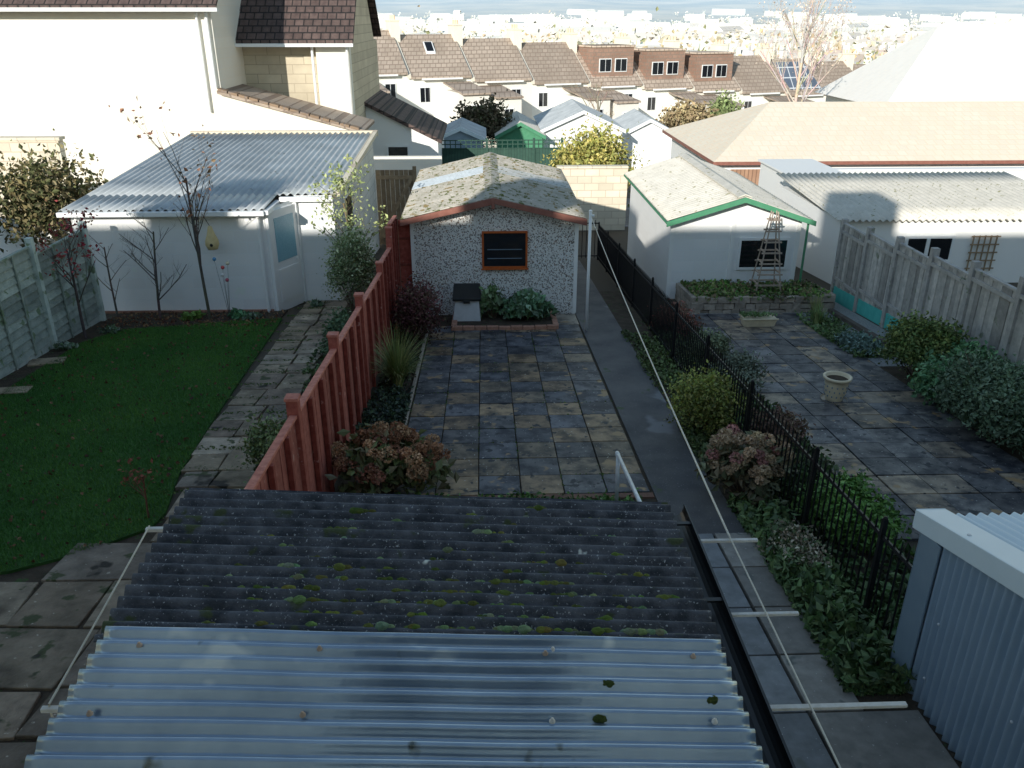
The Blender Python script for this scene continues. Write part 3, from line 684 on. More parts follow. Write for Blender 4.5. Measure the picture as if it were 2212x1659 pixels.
# ---------------------------------------------------------------- right white garage with green trim
g=group('green_trim_garage'); x0,x1,yf,yb=3.78,6.38,16.3,21.3; ze=.18; xr=5.12; zr=.60; zb=gz(21.3)-.2
b=MB()
b.poly([(x0,yf,zb),(x1,yf,zb),(x1,yf,ze),(xr,yf,zr),(x0,yf,ze)]); b.poly([(x1,yb,zb),(x0,yb,zb),(x0,yb,ze),(xr,yb,zr),(x1,yb,ze)])
b.poly([(x0,yb,zb),(x0,yf,zb),(x0,yf,ze),(x0,yb,ze)],W,1); b.poly([(x1,yf,zb),(x1,yb,zb),(x1,yb,ze),(x1,yf,ze)],W,1)
b.build('walls',['whiteblock','whiteblocky'],g)
corr('roof_left',(x0-.16,16.08,ze+.03),(0,5.4,0),(xr-x0+.16,0,zr-ze+.03),.146,.018,'mossroof2',g,8,6,.01)
corr('roof_right',(xr,16.08,zr+.06),(0,5.4,0),(x1-xr+.16,0,-(zr-ze+.05)),.146,.018,'mossroof2',g,8,6,.01)
b=MB(); b.hexa([(xr-.14,16.06,zr+.05),(xr,16.06,zr+.10),(xr,21.5,zr+.10),(xr-.14,21.5,zr+.05),(xr-.14,16.06,zr+.075),(xr,16.06,zr+.125),(xr,21.5,zr+.125),(xr-.14,21.5,zr+.075)]); b.hexa([(xr+.001,16.06,zr+.10),(xr+.14,16.06,zr+.05),(xr+.14,21.5,zr+.05),(xr+.001,21.5,zr+.10),(xr+.001,16.06,zr+.125),(xr+.14,16.06,zr+.075),(xr+.14,21.5,zr+.075),(xr+.001,21.5,zr+.125)]); b.build('ridge','mossroof2',g)
b=MB()
for (xa,za,xb,zb_) in ((x0-.18,ze+.0,xr,zr+.05),(xr,zr+.05,x1+.2,ze-.01)):
    b.hexa([(xa,16.0,za-.08),(xb,16.0,zb_-.08),(xb,16.04,zb_-.08),(xa,16.04,za-.08),(xa,16.0,za+.02),(xb,16.0,zb_+.02),(xb,16.04,zb_+.02),(xa,16.04,za+.02)])
b.box(x0-.185,x0-.16,16.04,21.4,ze-.03,ze+.01); b.tube((x1+.12,16.2,ze-.05),(x1+.12,16.2,-1.3),.025,.025,8)
b.build('green_fascia','greenpaint',g)
b=MB(); b.box(x0-.03,x0+.05,yf-.02,yf+.05,-1.6,ze); b.box(x1-.06,x1+.02,yf-.02,yf+.05,-1.6,ze); b.box(4.98,5.05,yf-.04,yf,-1.2,ze); b.build('corner_trim','white',g)
b=MB(); frame(b,5.16,6.20,-.86,-.20,yf-.002,.05,.04); b.build('window_frame','wplastic',g)
b=MB(); b.box(5.21,6.15,yf-.03,yf-.008,-.81,-.25); b.build('window_glass','glass',g)
g=group('raised_bed'); b=MB(); rs=random.Random(8)
for (xa,xb_,ya,yb_) in ((3.95,6.75,14.92,15.06),(3.95,4.09,15.06,16.2),(6.62,6.78,15.06,16.2)):
    for r in range(3):
        x=xa;y=ya
        if xb_-xa>1:
            while x<xb_: 
                l=rs.uniform(.15,.32); k=rs.uniform(.7,1.3); o=rs.uniform(-.03,.02); b.gbox(x,min(x+l,xb_)-.012,ya+o,yb_,-.02+r*.125,.10+r*.125+rs.uniform(-.02,.015),(k,k,k)); x+=l
        else:
            while y<yb_:
                l=rs.uniform(.15,.3); k=rs.uniform(.7,1.3); b.gbox(xa,xb_+rs.uniform(-.02,.02),y,y+l-.012,-.02+r*.125,.10+r*.125,(k,k,k)); y+=l
b.build('stone_walls','drystone',g,False,.02)
b=MB(); b.gbox(4.09,6.62,15.06,16.28,0,.30); b.build('soil','soil',g)
groundcover('bed_plants',(4.1,6.6),(14.95,16.2),4600,.05,[(.05,.11,.025),(.08,.15,.03),(.06,.08,.03),(.14,.16,.06),(.12,.09,.05)],.13,h0=.30,seed=21,clump=18,parent=g)
g=group('planter_trough'); b=MB(); z=gz(14); b.hexa([(4.68,13.88,z+.03),(5.22,13.88,z+.03),(5.22,14.08,z+.03),(4.68,14.08,z+.03),(4.64,13.85,z+.20),(5.26,13.85,z+.20),(5.26,14.11,z+.20),(4.64,14.11,z+.20)]); b.box(4.62,5.28,13.83,13.87,z+.18,z+.21); b.box(4.62,5.28,14.09,14.13,z+.18,z+.21); b.build('trough','pot',g,False,.012)
groundcover('trough_plants',(4.7,5.2),(13.9,14.05),300,.03,[(.10,.16,.06)],.05,h0=.24,clump=6,parent=g)
g=group('trellis_obelisk'); b=MB(); cx,cy=5.56,15.55; z0,z1=gz(15.55)+.30,.50
for sx,sy in ((-1,-1),(1,-1),(1,1),(-1,1)): b.tube((cx+sx*.25,cy+sy*.2,z0),(cx+sx*.05,cy+sy*.05,z1),.015,.013,5)
for k in range(7):
    t=.12+k*.13; hw=.25+(.05-.25)*t+.05; hd=.2+(.05-.2)*t; z=z0+(z1-z0)*t
    for sy in (-1,1): b.box(cx-hw,cx+hw,cy+sy*hd-.012,cy+sy*hd+.012,z-.014,z+.014)
    for sx in (-1,1): b.box(cx+sx*(hw-.05)-.012,cx+sx*(hw-.05)+.012,cy-hd,cy+hd,z+.016,z+.04)
b.build('slats',mat('brown_slats',(.15,.12,.095),(.22,.18,.15),20,.8),g)
g=group('plant_pot'); b=MB(); z=gz(10.04)+.035
b.lathe((4.74,10.04,z),[(.0,0),(.11,0),(.115,.03),(.14,.12),(.155,.25),(.158,.31),(.185,.32),(.19,.35),(.165,.355),(.15,.34),(.145,.30),(0,.30)],28); b.build('pot','pot',g,True)
b=MB(); b.lathe((4.74,10.04,z+.305),[(0,.01),(.147,.0)],20); b.build('compost','soil',g)
b=MB()
for r in range(3):
    for k in range(14):
        t=2*math.pi*k/14+r*.2; R=[.137,.147,.156][r]; b.blob((4.74+R*math.cos(t),10.04+R*math.sin(t),z+.09+r*.07),(.010,.010,.014),(.3,.3,.3),0,6,4,0)
b.build('pattern','steeltrim',g)
M['plate']=mat('saucer',(.24,.21,.17)); b=MB(); b.lathe((4.74,10.04,gz(10.04)+.036),[(0,0),(.17,0),(.18,.02)],20); b.build('saucer',[M['plate']],g)

# ---------------------------------------------------------------- far right shed & white lane buildings
g=group('corrugated_shed'); b=MB(); b.box(7.75,13.6,17.55,21.5,-2.1,-.16); b.build('walls','white',g)
corr('roof',(7.6,17.35,-.12),(6.1,0,-.0),(0,4.2,.28),.146,.026,'mossroof2',g,8,4,.008)
b=MB(); frame(b,9.25,10.35,-1.1,-.5,17.545,.06,.04); b.box(9.72,9.80,17.5,17.545,-1.04,-.56); b.build('window_frame','wplastic',g)
b=MB(); b.box(9.31,9.72,17.52,17.54,-1.04,-.56); b.box(9.80,10.29,17.52,17.54,-1.04,-.56); b.build('window_glass','glass',g)
g=group('wall_trellis'); b=MB()
for k in range(5):
    x=10.75+k*.13; b.box(x,x+.025,17.50,17.52,-1.3,-.5)
for k in range(5):
    z=-1.25+k*.18; b.box(10.7,11.35,17.48,17.50,z,z+.025)
b.build('slats','brownwood',g)
g=group('rendered_outbuilding'); b=MB(); b.box(8.15,9.6,21.6,24.5,-2.4,.0); b.build('walls','white',g); b=MB(); b.box(8.08,9.7,21.5,24.6,.0,.05,(.9,.9,.9)); b.build('roof','white',g)
g=group('yard_wall'); b=MB(); b.box(9.0,24,25.0,25.25,-2.6,-.38); b.box(8.98,24,24.96,25.29,-.38,-.33); b.build('render','white',g)
g=group('lane_wall'); b=MB(); b.box(2.3,4.5,26,26.25,-2.6,-.42); b.box(2.28,4.5,25.97,26.28,-.42,-.36); b.build('blocks','stoneb',g)
g=group('lane_wall'); b=MB(); b.box(-4.2,-1.3,26.4,26.6,-2.6,-.1); b.build('blocks','stonex',g)
g=group('timber_gate'); b=MB()
for i in range(8): x=-3.0+i*.13; k=random.uniform(.8,1.2); b.box(x,x+.122,23.4,23.42,-2.1,-.0,(k,k,k))
b.box(-3.0,-1.95,23.36,23.4,-.25,-.15,(1.2,1.2,1.2)); b.box(-3.0,-1.95,23.36,23.4,-1.9,-1.8,(1.2,1.2,1.2)); b.hexa([(-2.98,23.36,-1.8),(-2.86,23.36,-1.8),(-2.86,23.395,-1.8),(-2.98,23.395,-1.8),(-2.09,23.36,-.25),(-1.97,23.36,-.25),(-1.97,23.395,-.25),(-2.09,23.395,-.25)],(1.2,1.2,1.2)); b.box(-1.97,-1.87,23.34,23.44,-2.2,.1,W)
b.build('boards','brownwood',g)
b=MB(); b.gbox(-12,30,26.7,28.9,-.05,.01); b.gbox(-6,30,28.9,35,-.05,.008); b.build('lane','asphalt')
g=group('garage_block'); x0,x1,y0,y1=8.25,34,29,37; ze=-.68; zr=.88
b=MB(); b.box(x0,x1,y0,y1,-3.6,ze); b.build('walls','white',g)
b=MB(); o=.35
b.poly([(x0-o,y0-o,ze),(x1,y0-o,ze),(x1,33,zr),(x0+2.8,33,zr)]); b.poly([(x1,y1+o,ze),(x0-o,y1+o,ze),(x0+2.8,33,zr),(x1,33,zr)]); b.poly([(x0-o,y1+o,ze),(x0-o,y0-o,ze),(x0+2.8,33,zr)])
b.build('roof','orangetile',g)
b=MB(); b.box(x0-o,x1,y0-o-.03,y0-o,ze-.10,ze+.01); b.box(x0-o-.03,x0-o,y0-o-.03,y1+o,ze-.10,ze+.01); b.build('fascia','redtrim',g)
b=MB(); x=8.6
while x<32: b.box(x,x+1.82,y0-.04,y0-.01,-2.75,-.98); x+=2.28
b.build('garage_doors','browndoor',g)
g=group('white_house'); b=MB(); b.box(24,44,50,60,-6,-1.0); b.build('walls','white',g)
b=MB(); b.poly([(23.3,49.5,-1.0),(44,49.5,-1.0),(44,55,3.4),(28.5,55,3.4)]); b.poly([(23.3,60.5,-1),(23.3,49.5,-1),(28.5,55,3.4)]); b.poly([(44,60.5,-1),(23.3,60.5,-1),(28.5,55,3.4),(44,55,3.4)]); b.build('roof',mat('pale_roof',(.86,.83,.78),(.88,.86,.82),1,.8,.2,8,brick=dict(axes='xy',w=.35,h=.4,m=.03,mc=(.80,.77,.72),v=.96)),g)

# ---------------------------------------------------------------- left houses
g=group('stone_house'); b=MB(); b.box(-24,-8.0,27,36,-3.5,4.05); b.build('walls','stonex',g)
b=MB(); b.hexa([(-24.2,26.6,4.12),(-7.7,26.6,4.12),(-7.7,31.5,7.6),(-24.2,31.5,7.6),(-24.2,26.6,4.22),(-7.7,26.6,4.22),(-7.7,31.5,7.7),(-24.2,31.5,7.7)]); b.hexa([(-24.2,31.5,7.6),(-7.7,31.5,7.6),(-7.7,36.4,4.12),(-24.2,36.4,4.12),(-24.2,31.5,7.7),(-7.7,31.5,7.7),(-7.7,36.4,4.22),(-24.2,36.4,4.22)])
b.poly([(-8.01,27,4.05),(-8.01,36,4.05),(-8.01,31.5,7.6)],W,1)
b.build('roof',['darktile','stonex'],g)
b=MB(); b.box(-24.2,-7.65,26.45,26.6,4.02,4.12); b.tube((-8.12,26.9,4.0),(-8.12,26.9,1.9),.05,.05,10); b.tube((-8.4,26.9,4.0),(-8.4,26.9,1.2),.04,.04,10); b.build('gutter','wplastic',g)
g=group('stone_house'); b=MB(); b.box(-8.0,-4.45,30,38,-3.5,3.0); b.box(-5.5,-4.4,29.6,30,-3.5,3.0,W,1); b.build('walls',['stonetan','stonex'],g)
b=MB(); b.hexa([(-8.7,29.3,3.08),(-4.2,29.3,3.08),(-4.2,33.5,6.8),(-8.7,33.5,6.8),(-8.7,29.3,3.2),(-4.2,29.3,3.2),(-4.2,33.5,6.92),(-8.7,33.5,6.92)]); b.poly([(-4.45,30,3),(-4.45,37,3),(-4.45,33.5,6.75)],W,1); b.hexa([(-8.7,33.5,6.8),(-4.2,33.5,6.8),(-4.2,37.6,3.1),(-8.7,37.6,3.1),(-8.7,33.5,6.92),(-4.2,33.5,6.92),(-4.2,37.6,3.2),(-8.7,37.6,3.2)])
b.build('roof',['darktile','stonetan'],g)
b=MB(); b.box(-8.0,-4.2,29.15,29.3,2.98,3.08); b.tube((-5.6,29.5,3.0),(-5.6,29.5,-1),.045,.045,10); b.tube((-4.45,29.45,3),(-4.45,29.45,-1),.04,.04,10); b.build('gutter','wplastic',g)
g=group('lean_to_extension'); b=MB(); b.hexa([(-8.0,26.9,-3.5),(-3.95,26.9,-3.5),(-3.95,29.4,-3.5),(-8.0,29.4,-3.5),(-8.0,26.9,1.72),(-3.95,26.9,.60),(-3.95,29.4,.60),(-8.0,29.4,1.72)]); b.build('walls','stonex',g)
b=MB(); b.hexa([(-8.05,26.7,1.74),(-3.7,26.7,.56),(-3.7,29.5,.56),(-8.05,29.5,1.74),(-8.05,26.7,1.84),(-3.7,26.7,.66),(-3.7,29.5,.66),(-8.05,29.5,1.84)])
for k in range(14):
    t=k/14; x=-8.0+4.2*t; z=1.85-1.18*t; b.hexa([(x,26.66,z-.02),(x+.26,26.66,z-.09),(x+.26,27.0,z-.09),(x,27.0,z-.02),(x,26.66,z+.05),(x+.26,26.66,z-.02),(x+.26,27.0,z-.02),(x,27.0,z+.05)],(.7,.6,.5))
b.build('roof','browntile',g)
g=group('white_outbuilding'); b=MB(); b.hexa([(-4.8,33,-3.4),(-1.75,33,-3.4),(-1.75,38,-3.6),(-4.8,38,-3.6),(-4.8,33,.98),(-1.75,33,-.52),(-1.75,38,-.52),(-4.8,38,.98)]); b.build('walls','white',g)
b=MB(); b.hexa([(-5.0,32.8,1.08),(-1.6,32.8,-.6),(-1.6,38.3,-.6),(-5.0,38.3,1.08),(-5.0,32.8,1.22),(-1.6,32.8,-.46),(-1.6,38.3,-.46),(-5.0,38.3,1.22)]); b.build('roof','darktile',g)
b=MB(); frame(b,-3.74,-2.86,-1.25,-.66,32.995,.07,.05); b.build('window_frame','wplastic',g); b=MB(); b.box(-3.67,-2.93,32.95,32.98,-1.18,-.73); b.build('window_glass','glass',g)
g=group('garden_wall'); b=MB(); b.box(-16,-10.3,21,21.25,-2,1.15); b.box(-16,-10.25,20.97,21.28,1.15,1.22); b.build('blocks','stoneb',g)
g=group('garden_wall'); b=MB(); b.box(-13,-7.8,17.3,17.5,-1.8,.0); b.box(-13,-7.8,17.27,17.53,.0,.05); b.build('render','white',g)
# ---------------------------------------------------------------- middle distance: lane fence, sheds
g=group('green_fence'); b=MB(); b.box(-1.9,3.3,36,36.05,-3.4,-1.25); b.build('boards','darkgreen',g)
b=MB()
for k in range(24): x=-1.85+k*.22; b.box(x,x+.04,36,36.03,-1.25,-.90)
for z in (-1.25,-1.08,-.92): b.box(-1.9,3.3,35.97,36.0,z,z+.04)
for x in (-1.9,.1,2.1,3.3): b.box(x,x+.1,35.95,36.06,-3.4,-.82,(2,2,2))
b.build('trellis_top','darkgreen',g)
g=group('arched_gate'); b=MB(); pts=[(-1.75,35.4,-3.2),(-.35,35.4,-3.2),(-.35,35.4,-1.65)]+[(-1.05+.7*math.cos(t),35.4,-1.65+.3*math.sin(t)) for t in np.linspace(.3,2.84,8)]+[(-1.75,35.4,-1.65)]; b.poly(pts); b.poly([(p[0],35.46,p[2]) for p in pts][::-1]); b.box(-1.85,-1.75,35.38,35.5,-3.3,-1.4); b.box(-.35,-.25,35.38,35.5,-3.3,-1.4); b.build('boards','darkgreen',g)
def gshed(name,x0,x1,y0,y1,ze,zr,wm,rm,fm):
    g=group(name); b=MB(); xr=(x0+x1)/2; zb=gz(y0)-.6
    b.poly([(x0,y0,zb),(x1,y0,zb),(x1,y0,ze),(xr,y0,zr),(x0,y0,ze)]); b.poly([(x0,y1,zb),(x0,y0,zb),(x0,y0,ze),(x0,y1,ze)]); b.poly([(x1,y0,zb),(x1,y1,zb),(x1,y1,ze),(x1,y0,ze)]); b.poly([(x1,y1,zb),(x0,y1,zb),(x0,y1,ze),(xr,y1,zr),(x1,y1,ze)]); b.build('walls',wm,g)
    L_=y1-y0+.4; sl=(zr-ze)/(xr-x0)
    corr('roof_left',(x0-.15,y0-.2,ze+.05-.15*sl),(0,L_,0),(xr-x0+.15,0,zr-ze+.15*sl),.15,.02,rm,g,6,2); corr('roof_right',(xr,y0-.2,zr+.05),(0,L_,0),(xr-x0+.15,0,-(zr-ze)-.15*sl),.15,.02,rm,g,6,2)
    b=MB()
    for (xa,za,xb,zb2) in ((x0-.16,ze-.15*sl,xr,zr),(xr,zr,x1+.16,ze-.15*sl)):
        b.hexa([(xa,y0-.24,za-.12),(xb,y0-.24,zb2-.12),(xb,y0-.2,zb2-.12),(xa,y0-.2,za-.12),(xa,y0-.24,za+.06),(xb,y0-.24,zb2+.06),(xb,y0-.2,zb2+.06),(xa,y0-.2,za+.06)])
    b.build('fascia',fm,g)
gshed('green_garage',.75,3.0,43,48,-1.6,-1.0,'greenpaint','mossroof2','greenpaint')
gshed('pale_garage',3.1,7.2,44,50,-1.45,-.55,'white','galv','wplastic')
gshed('pale_garage',7.6,10.4,46,51,-1.9,-1.2,'white','galv','wplastic')
gshed('blue_shed',-2.1,.0,39.5,43,-1.25,-.8,'bluesteel','galv','paleblue')
# ---------------------------------------------------------------- rear terrace
O=(-7.4,75.0); tx,ty=.932,.363
def TT(s,d,z): return (O[0]+tx*s+ty*d,O[1]+ty*s-tx*d,z)
def terr(i):
    g=group('terraced_house'); s0=5.5*i; s1=s0+5.5; zr=2.3-.37*i; ze=zr-3.0; zb=zr-10
    r=random.Random(i+20)
    b=MB(TT); b.box(s0,s1,-4,4,zb,ze,(r.uniform(.95,1.1),)*3)
    b.poly([(s0+.02,4,ze),(s0+.02,-4,ze),(s0+.02,0,zr)]); b.poly([(s1-.02,-4,ze),(s1-.02,4,ze),(s1-.02,0,zr)])
    b.hexa([(s0-.14,4.2,ze-.05),(s0+.14,4.2,ze-.05),(s0+.14,0,zr),(s0-.14,0,zr),(s0-.14,4.2,ze+.26),(s0+.14,4.2,ze+.26),(s0+.14,0,zr+.3),(s0-.14,0,zr+.3)],(.9,.86,.8))
    b.box(s0-.38,s0+.38,-.8,.8,zr-.8,zr+1.2,(1.0,.97,.9)); b.box(s0-.44,s0+.44,-.86,.86,zr+1.2,zr+1.3,(1.0,.97,.9))
    so=s0+(.3 if i%2 else 3.0)
    b.box(so,so+2.2,4,8.5,zb-1,ze-1.0,(1,1,1))
    b.box(s0,s1,12.5,12.7,zb-1.5,zb+3.2,(.9,.88,.8))
    b.build('walls','terr',g)
    b=MB(TT); c=(r.uniform(.85,1.15),)*3
    b.hexa([(s0+.14,4.3,ze-.1),(s1-.14,4.3,ze-.1),(s1-.14,0,zr),(s0+.14,0,zr),(s0+.14,4.3,ze+.08),(s1-.14,4.3,ze+.08),(s1-.14,0,zr+.16),(s0+.14,0,zr+.16)],c)
    b.hexa([(s0+.16,0,zr),(s1-.16,0,zr),(s1-.16,-4.3,ze-.1),(s0+.16,-4.3,ze-.1),(s0+.16,0,zr+.16),(s1-.16,0,zr+.16),(s1-.16,-4.3,ze+.08),(s0+.16,-4.3,ze+.08)],c)
    b.hexa([(so-.1,4,ze-1.0+.5),(so+2.3,4,ze-.5),(so+2.3,8.7,ze-1.1),(so-.1,8.7,ze-1.1),(so-.1,4,ze-.4),(so+2.3,4,ze-.4),(so+2.3,8.7,ze-.95),(so-.1,8.7,ze-.95)],c)
    if i in (3,4,5):
        b.box(s0+.7,s1-.7,.2,3.4,ze+.7,zr+.15,(.8,.62,.58)); b.box(s0+.6,s1-.6,.1,3.5,zr+.15,zr+.3,(1.5,1.5,1.5))
    b.build('roof','browntile',g)
    b=MB(TT)
    for q in (-.5,0,.5): b.tube((s0,q,zr+1.3),(s0,q,zr+1.65),.12,.10,8,(1,.75,.58))
    b.build('chimney_pots','terr',g)
    b=MB(TT); gl=MB(TT)
    def win(s,dd,z,w=.9,h=1.2):
        b.box(s-w/2-.07,s+w/2+.07,dd,dd+.06,z-.07,z+h+.07,(1,1,1)); gl.box(s-w/2,s-.03,dd+.06,dd+.08,z,z+h); gl.box(s+.03,s+w/2,dd+.06,dd+.08,z,z+h)
    sw=s0+(3.9 if i%2 else 1.2)+r.uniform(-.2,.2)
    win(sw,4.0,ze-1.9,.8,1.1); win(sw+.1,4.0,ze-4.8,1.2,1.3); win(so+1.1,8.5,ze-3.0,.7,1.1); win(so+1.1,8.5,ze-5.8,.9,1.3)
    b.box(s0+1,s1-1,4.3,4.45,ze-.18,ze-.05)
    if i in (3,4,5): win(s0+1.9,3.4,ze+1.15,1.1,1.0); win(s0+3.5,3.4,ze+1.15,1.1,1.0)
    if i in (-1,0): 
        z=ze+1.7; b.hexa([(s0+2.2,2.05,z-.03),(s0+3,2.05,z-.03),(s0+3,1.2,z+.75),(s0+2.2,1.2,z+.75),(s0+2.2,2.0,z+.16),(s0+3,2.0,z+.16),(s0+3,1.15,z+.92),(s0+2.2,1.15,z+.92)])
        gl.hexa([(s0+2.3,1.96,z+.14),(s0+2.9,1.96,z+.14),(s0+2.9,1.28,z+.76),(s0+2.3,1.28,z+.76),(s0+2.3,1.94,z+.24),(s0+2.9,1.94,z+.24),(s0+2.9,1.22,z+.90),(s0+2.3,1.22,z+.90)])
    b.build('window_frames','wplastic',g); gl.build('window_glass','glass',g)
    if i==7:
        b=MB(TT); b.hexa([(s0+.8,3.8,ze+.45),(s1-.8,3.8,ze+.45),(s1-.8,.6,zr-.2),(s0+.8,.6,zr-.2),(s0+.8,3.8,ze+.52),(s1-.8,3.8,ze+.52),(s1-.8,.6,zr-.12),(s0+.8,.6,zr-.12)]); b.build('solar_panels','solar',g)
for i in range(-2,12): terr(i)

# ---------------------------------------------------------------- distant city and trees
rs=np.random.RandomState(12); b=MB()
def haze_fade(c,y,k=620): 
    t=1-math.exp(-max(0,y-70)/k); haze_col=(.40,.40,.385); return tuple(c[i]*(1-t)+haze_col[i]*t for i in range(3))  # distance haze painted into base colours of far houses and trees
for q in range(400):
    y=115*math.exp(rs.rand()**.8*2.7); x=rs.uniform(-.35,.85)*y; ang=rs.normal()*.35; n=rs.randint(2,9)
    if y<175 and x<30: continue
    wd=6+rs.rand()*2
    wc=[(.38,.35,.30),(.39,.375,.34),(.34,.31,.26)][rs.randint(3)]; rc=[(.19,.155,.13),(.23,.175,.145),(.18,.18,.175),(.26,.24,.22)][rs.randint(4)]
    hgt=5+rs.rand()*3
    for k in range(n):
        cx=x+math.cos(ang)*wd*k; cy=y+math.sin(ang)*wd*k; z=float(H(cx,cy))-1
        c=math.cos(ang); s=math.sin(ang)
        T=lambda u,v,zz,cx=cx,cy=cy,c=c,s=s:(cx+c*u-s*v,cy+s*u+c*v,zz)
        b.T=T; w1=haze_fade(tuple(v*rs.uniform(.9,1.1) for v in wc),y); r1=haze_fade(rc,y)
        b.box(0,wd-.1,-4,4,z,z+hgt+1,w1)
        b.poly([(0,-4.3,z+hgt+1),(wd,-4.3,z+hgt+1),(wd,0,z+hgt+4),(0,0,z+hgt+4)],r1); b.poly([(wd,4.3,z+hgt+1),(0,4.3,z+hgt+1),(0,0,z+hgt+4),(wd,0,z+hgt+4)],r1)
        b.poly([(0,4,z+hgt+1),(0,-4,z+hgt+1),(0,0,z+hgt+4)],w1)
        if y<500:
            b.box(-.5,.5,-.7,.7,z+hgt+3,z+hgt+5.3,w1)
            for u in (1.5,4): b.box(u,u+1,-4.05,-4,z+hgt-1.5,z+hgt,haze_fade((.15,.15,.16),y))
b.T=None; b.build('distant_houses','city')
P=[];C=[];SZ=[]
pals=[(.30,.225,.12),(.23,.19,.10),(.34,.25,.13),(.16,.165,.08),(.27,.21,.155)]
for q in range(1900):
    if q<130: y=rs.uniform(98,150); x=rs.uniform(-.16,.24)*y if q<110 else rs.uniform(0,.6)*y; h=rs.uniform(8,12); m_=150; s=.42
    elif q<520: y=rs.uniform(140,330); x=rs.uniform(-.3,.8)*y; h=rs.uniform(6,11); m_=50; s=.9
    else: y=220*math.exp(rs.rand()*2.0); x=rs.uniform(-.4,.9)*y; h=rs.uniform(7,13); m_=18; s=2.0
    z=float(H(x,y)); p=rs.normal(size=(m_,3))*np.array([h*.24,h*.24,h*.22])+np.array([x,y,z+h*.5])
    P.append(p); c=np.array(haze_fade(pals[rs.randint(5)],y,700)); C.append(c*(.8+.4*rs.rand(m_,1))); SZ+= [s]*m_
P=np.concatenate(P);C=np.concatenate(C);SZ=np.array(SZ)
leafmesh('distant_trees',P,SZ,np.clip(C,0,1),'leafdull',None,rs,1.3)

# ---------------------------------------------------------------- camera-side house (casts the garden's shade)
g=group('rear_house'); b=MB(); yf=-.35
for (xa,xb,za,zb_) in ((-30,-.9,-.5,6.0),(.9,30,-.5,6.0),(-.9,.9,-.5,3.0),(-.9,.9,4.6,6.0)): b.box(xa,xb,yf-.3,yf,za,zb_)
b.box(-30,30,-9,-8.7,-.5,6.0); b.box(-30,-29.7,-8.7,yf-.3,-.5,6); b.box(29.7,30,-8.7,yf-.3,-.5,6); b.box(-29.7,29.7,-8.7,yf-.3,2.6,2.75)
b.build('walls','stonex',g)
b=MB(); b.hexa([(-30.2,0,5.95),(30.2,0,5.95),(30.2,-4.6,8.05),(-30.2,-4.6,8.05),(-30.2,0,6.07),(30.2,0,6.07),(30.2,-4.6,8.17),(-30.2,-4.6,8.17)]); b.hexa([(-30.2,-4.6,8.05),(30.2,-4.6,8.05),(30.2,-9.3,5.95),(-30.2,-9.3,5.95),(-30.2,-4.6,8.17),(30.2,-4.6,8.17),(30.2,-9.3,6.07),(-30.2,-9.3,6.07)]); b.build('roof','darktile',g)
b=MB()
for x in (-20.5,-14.8,-8.6,-2.2,4,10,16): b.box(x-.6,x+.6,-5.2,-4.0,7.4,9.3)
b.build('chimneys','stonex',g)
b=MB(); frame(b,-.9,.9,3.0,4.6,yf-.1,.06,.05); b.build('window_frame','wplastic',g)

# ---------------------------------------------------------------- planting
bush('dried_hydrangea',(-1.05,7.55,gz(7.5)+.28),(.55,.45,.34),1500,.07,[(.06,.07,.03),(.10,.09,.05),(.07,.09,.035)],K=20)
def hydheads(parentname,c,r,nh,hr,pal,seed):
    rs=np.random.RandomState(seed); P=[];C=[]
    for i in range(nh):
        d=unit(1,rs)[0]; d[2]=abs(d[2])*.9+.05; q=np.array(c)+d*np.array(r)*rs.uniform(.75,1.05)
        n=110; u=unit(n,rs)*hr*rs.uniform(.7,1.2)*(.8+.2*rs.rand(n,1)); u[:,2]*=.75; P.append(q+u)
        base=np.array(pal[rs.randint(len(pal))])*rs.uniform(.75,1.2); C.append(np.tile(base,(n,1))*(.6+.7*rs.rand(n,1)))
    return leafmesh('flower_heads',np.concatenate(P),.028,np.clip(np.concatenate(C),0,1),'leafdull',bpy.data.objects[parentname],rs,1.1)
hydheads('dried_hydrangea',(-1.05,7.55,gz(7.5)+.33),(.58,.48,.36),60,.085,[(.22,.12,.07),(.17,.085,.05),(.27,.17,.10),(.14,.065,.045)],3)
o=bush('pink_hydrangea',(2.62,7.25,gz(7.2)+.34),(.38,.38,.38),1200,.06,[(.08,.09,.05),(.12,.10,.06)],K=16)
hydheads(o.name,(2.62,7.25,gz(7.2)+.40),(.42,.38,.38),44,.062,[(.26,.19,.13),(.28,.22,.14),(.22,.11,.10),(.20,.15,.10)],5)
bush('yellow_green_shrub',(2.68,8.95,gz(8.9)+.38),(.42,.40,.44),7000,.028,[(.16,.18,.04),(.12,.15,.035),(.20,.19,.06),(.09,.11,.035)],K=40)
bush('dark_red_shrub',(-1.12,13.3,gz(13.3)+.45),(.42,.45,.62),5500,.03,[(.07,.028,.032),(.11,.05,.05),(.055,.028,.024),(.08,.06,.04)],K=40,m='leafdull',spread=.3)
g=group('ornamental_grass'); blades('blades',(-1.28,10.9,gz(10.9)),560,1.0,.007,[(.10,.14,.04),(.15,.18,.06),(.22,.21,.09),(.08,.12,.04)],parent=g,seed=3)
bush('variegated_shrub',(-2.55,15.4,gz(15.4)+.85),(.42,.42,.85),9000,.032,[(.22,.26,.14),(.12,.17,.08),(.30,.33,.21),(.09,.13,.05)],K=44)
tree('corkscrew_willow',(-2.5,15.9,gz(15.9)),2.9,.03,31,(.12,.11,.06),[(.14,.17,.07),(.20,.22,.10)],600,.045,levels=3,spread=.55,nb=(3,5),twn=6)
bush('hydrangea_plant',(.75,14.55,gz(14.5)+.24),(.46,.36,.30),1100,.085,[(.05,.10,.05),(.08,.15,.08),(.04,.07,.03),(.11,.16,.11)],K=18)
bush('hydrangea_plant',(.12,14.6,gz(14.5)+.32),(.26,.26,.34),600,.08,[(.06,.10,.04),(.11,.15,.08)],K=12)
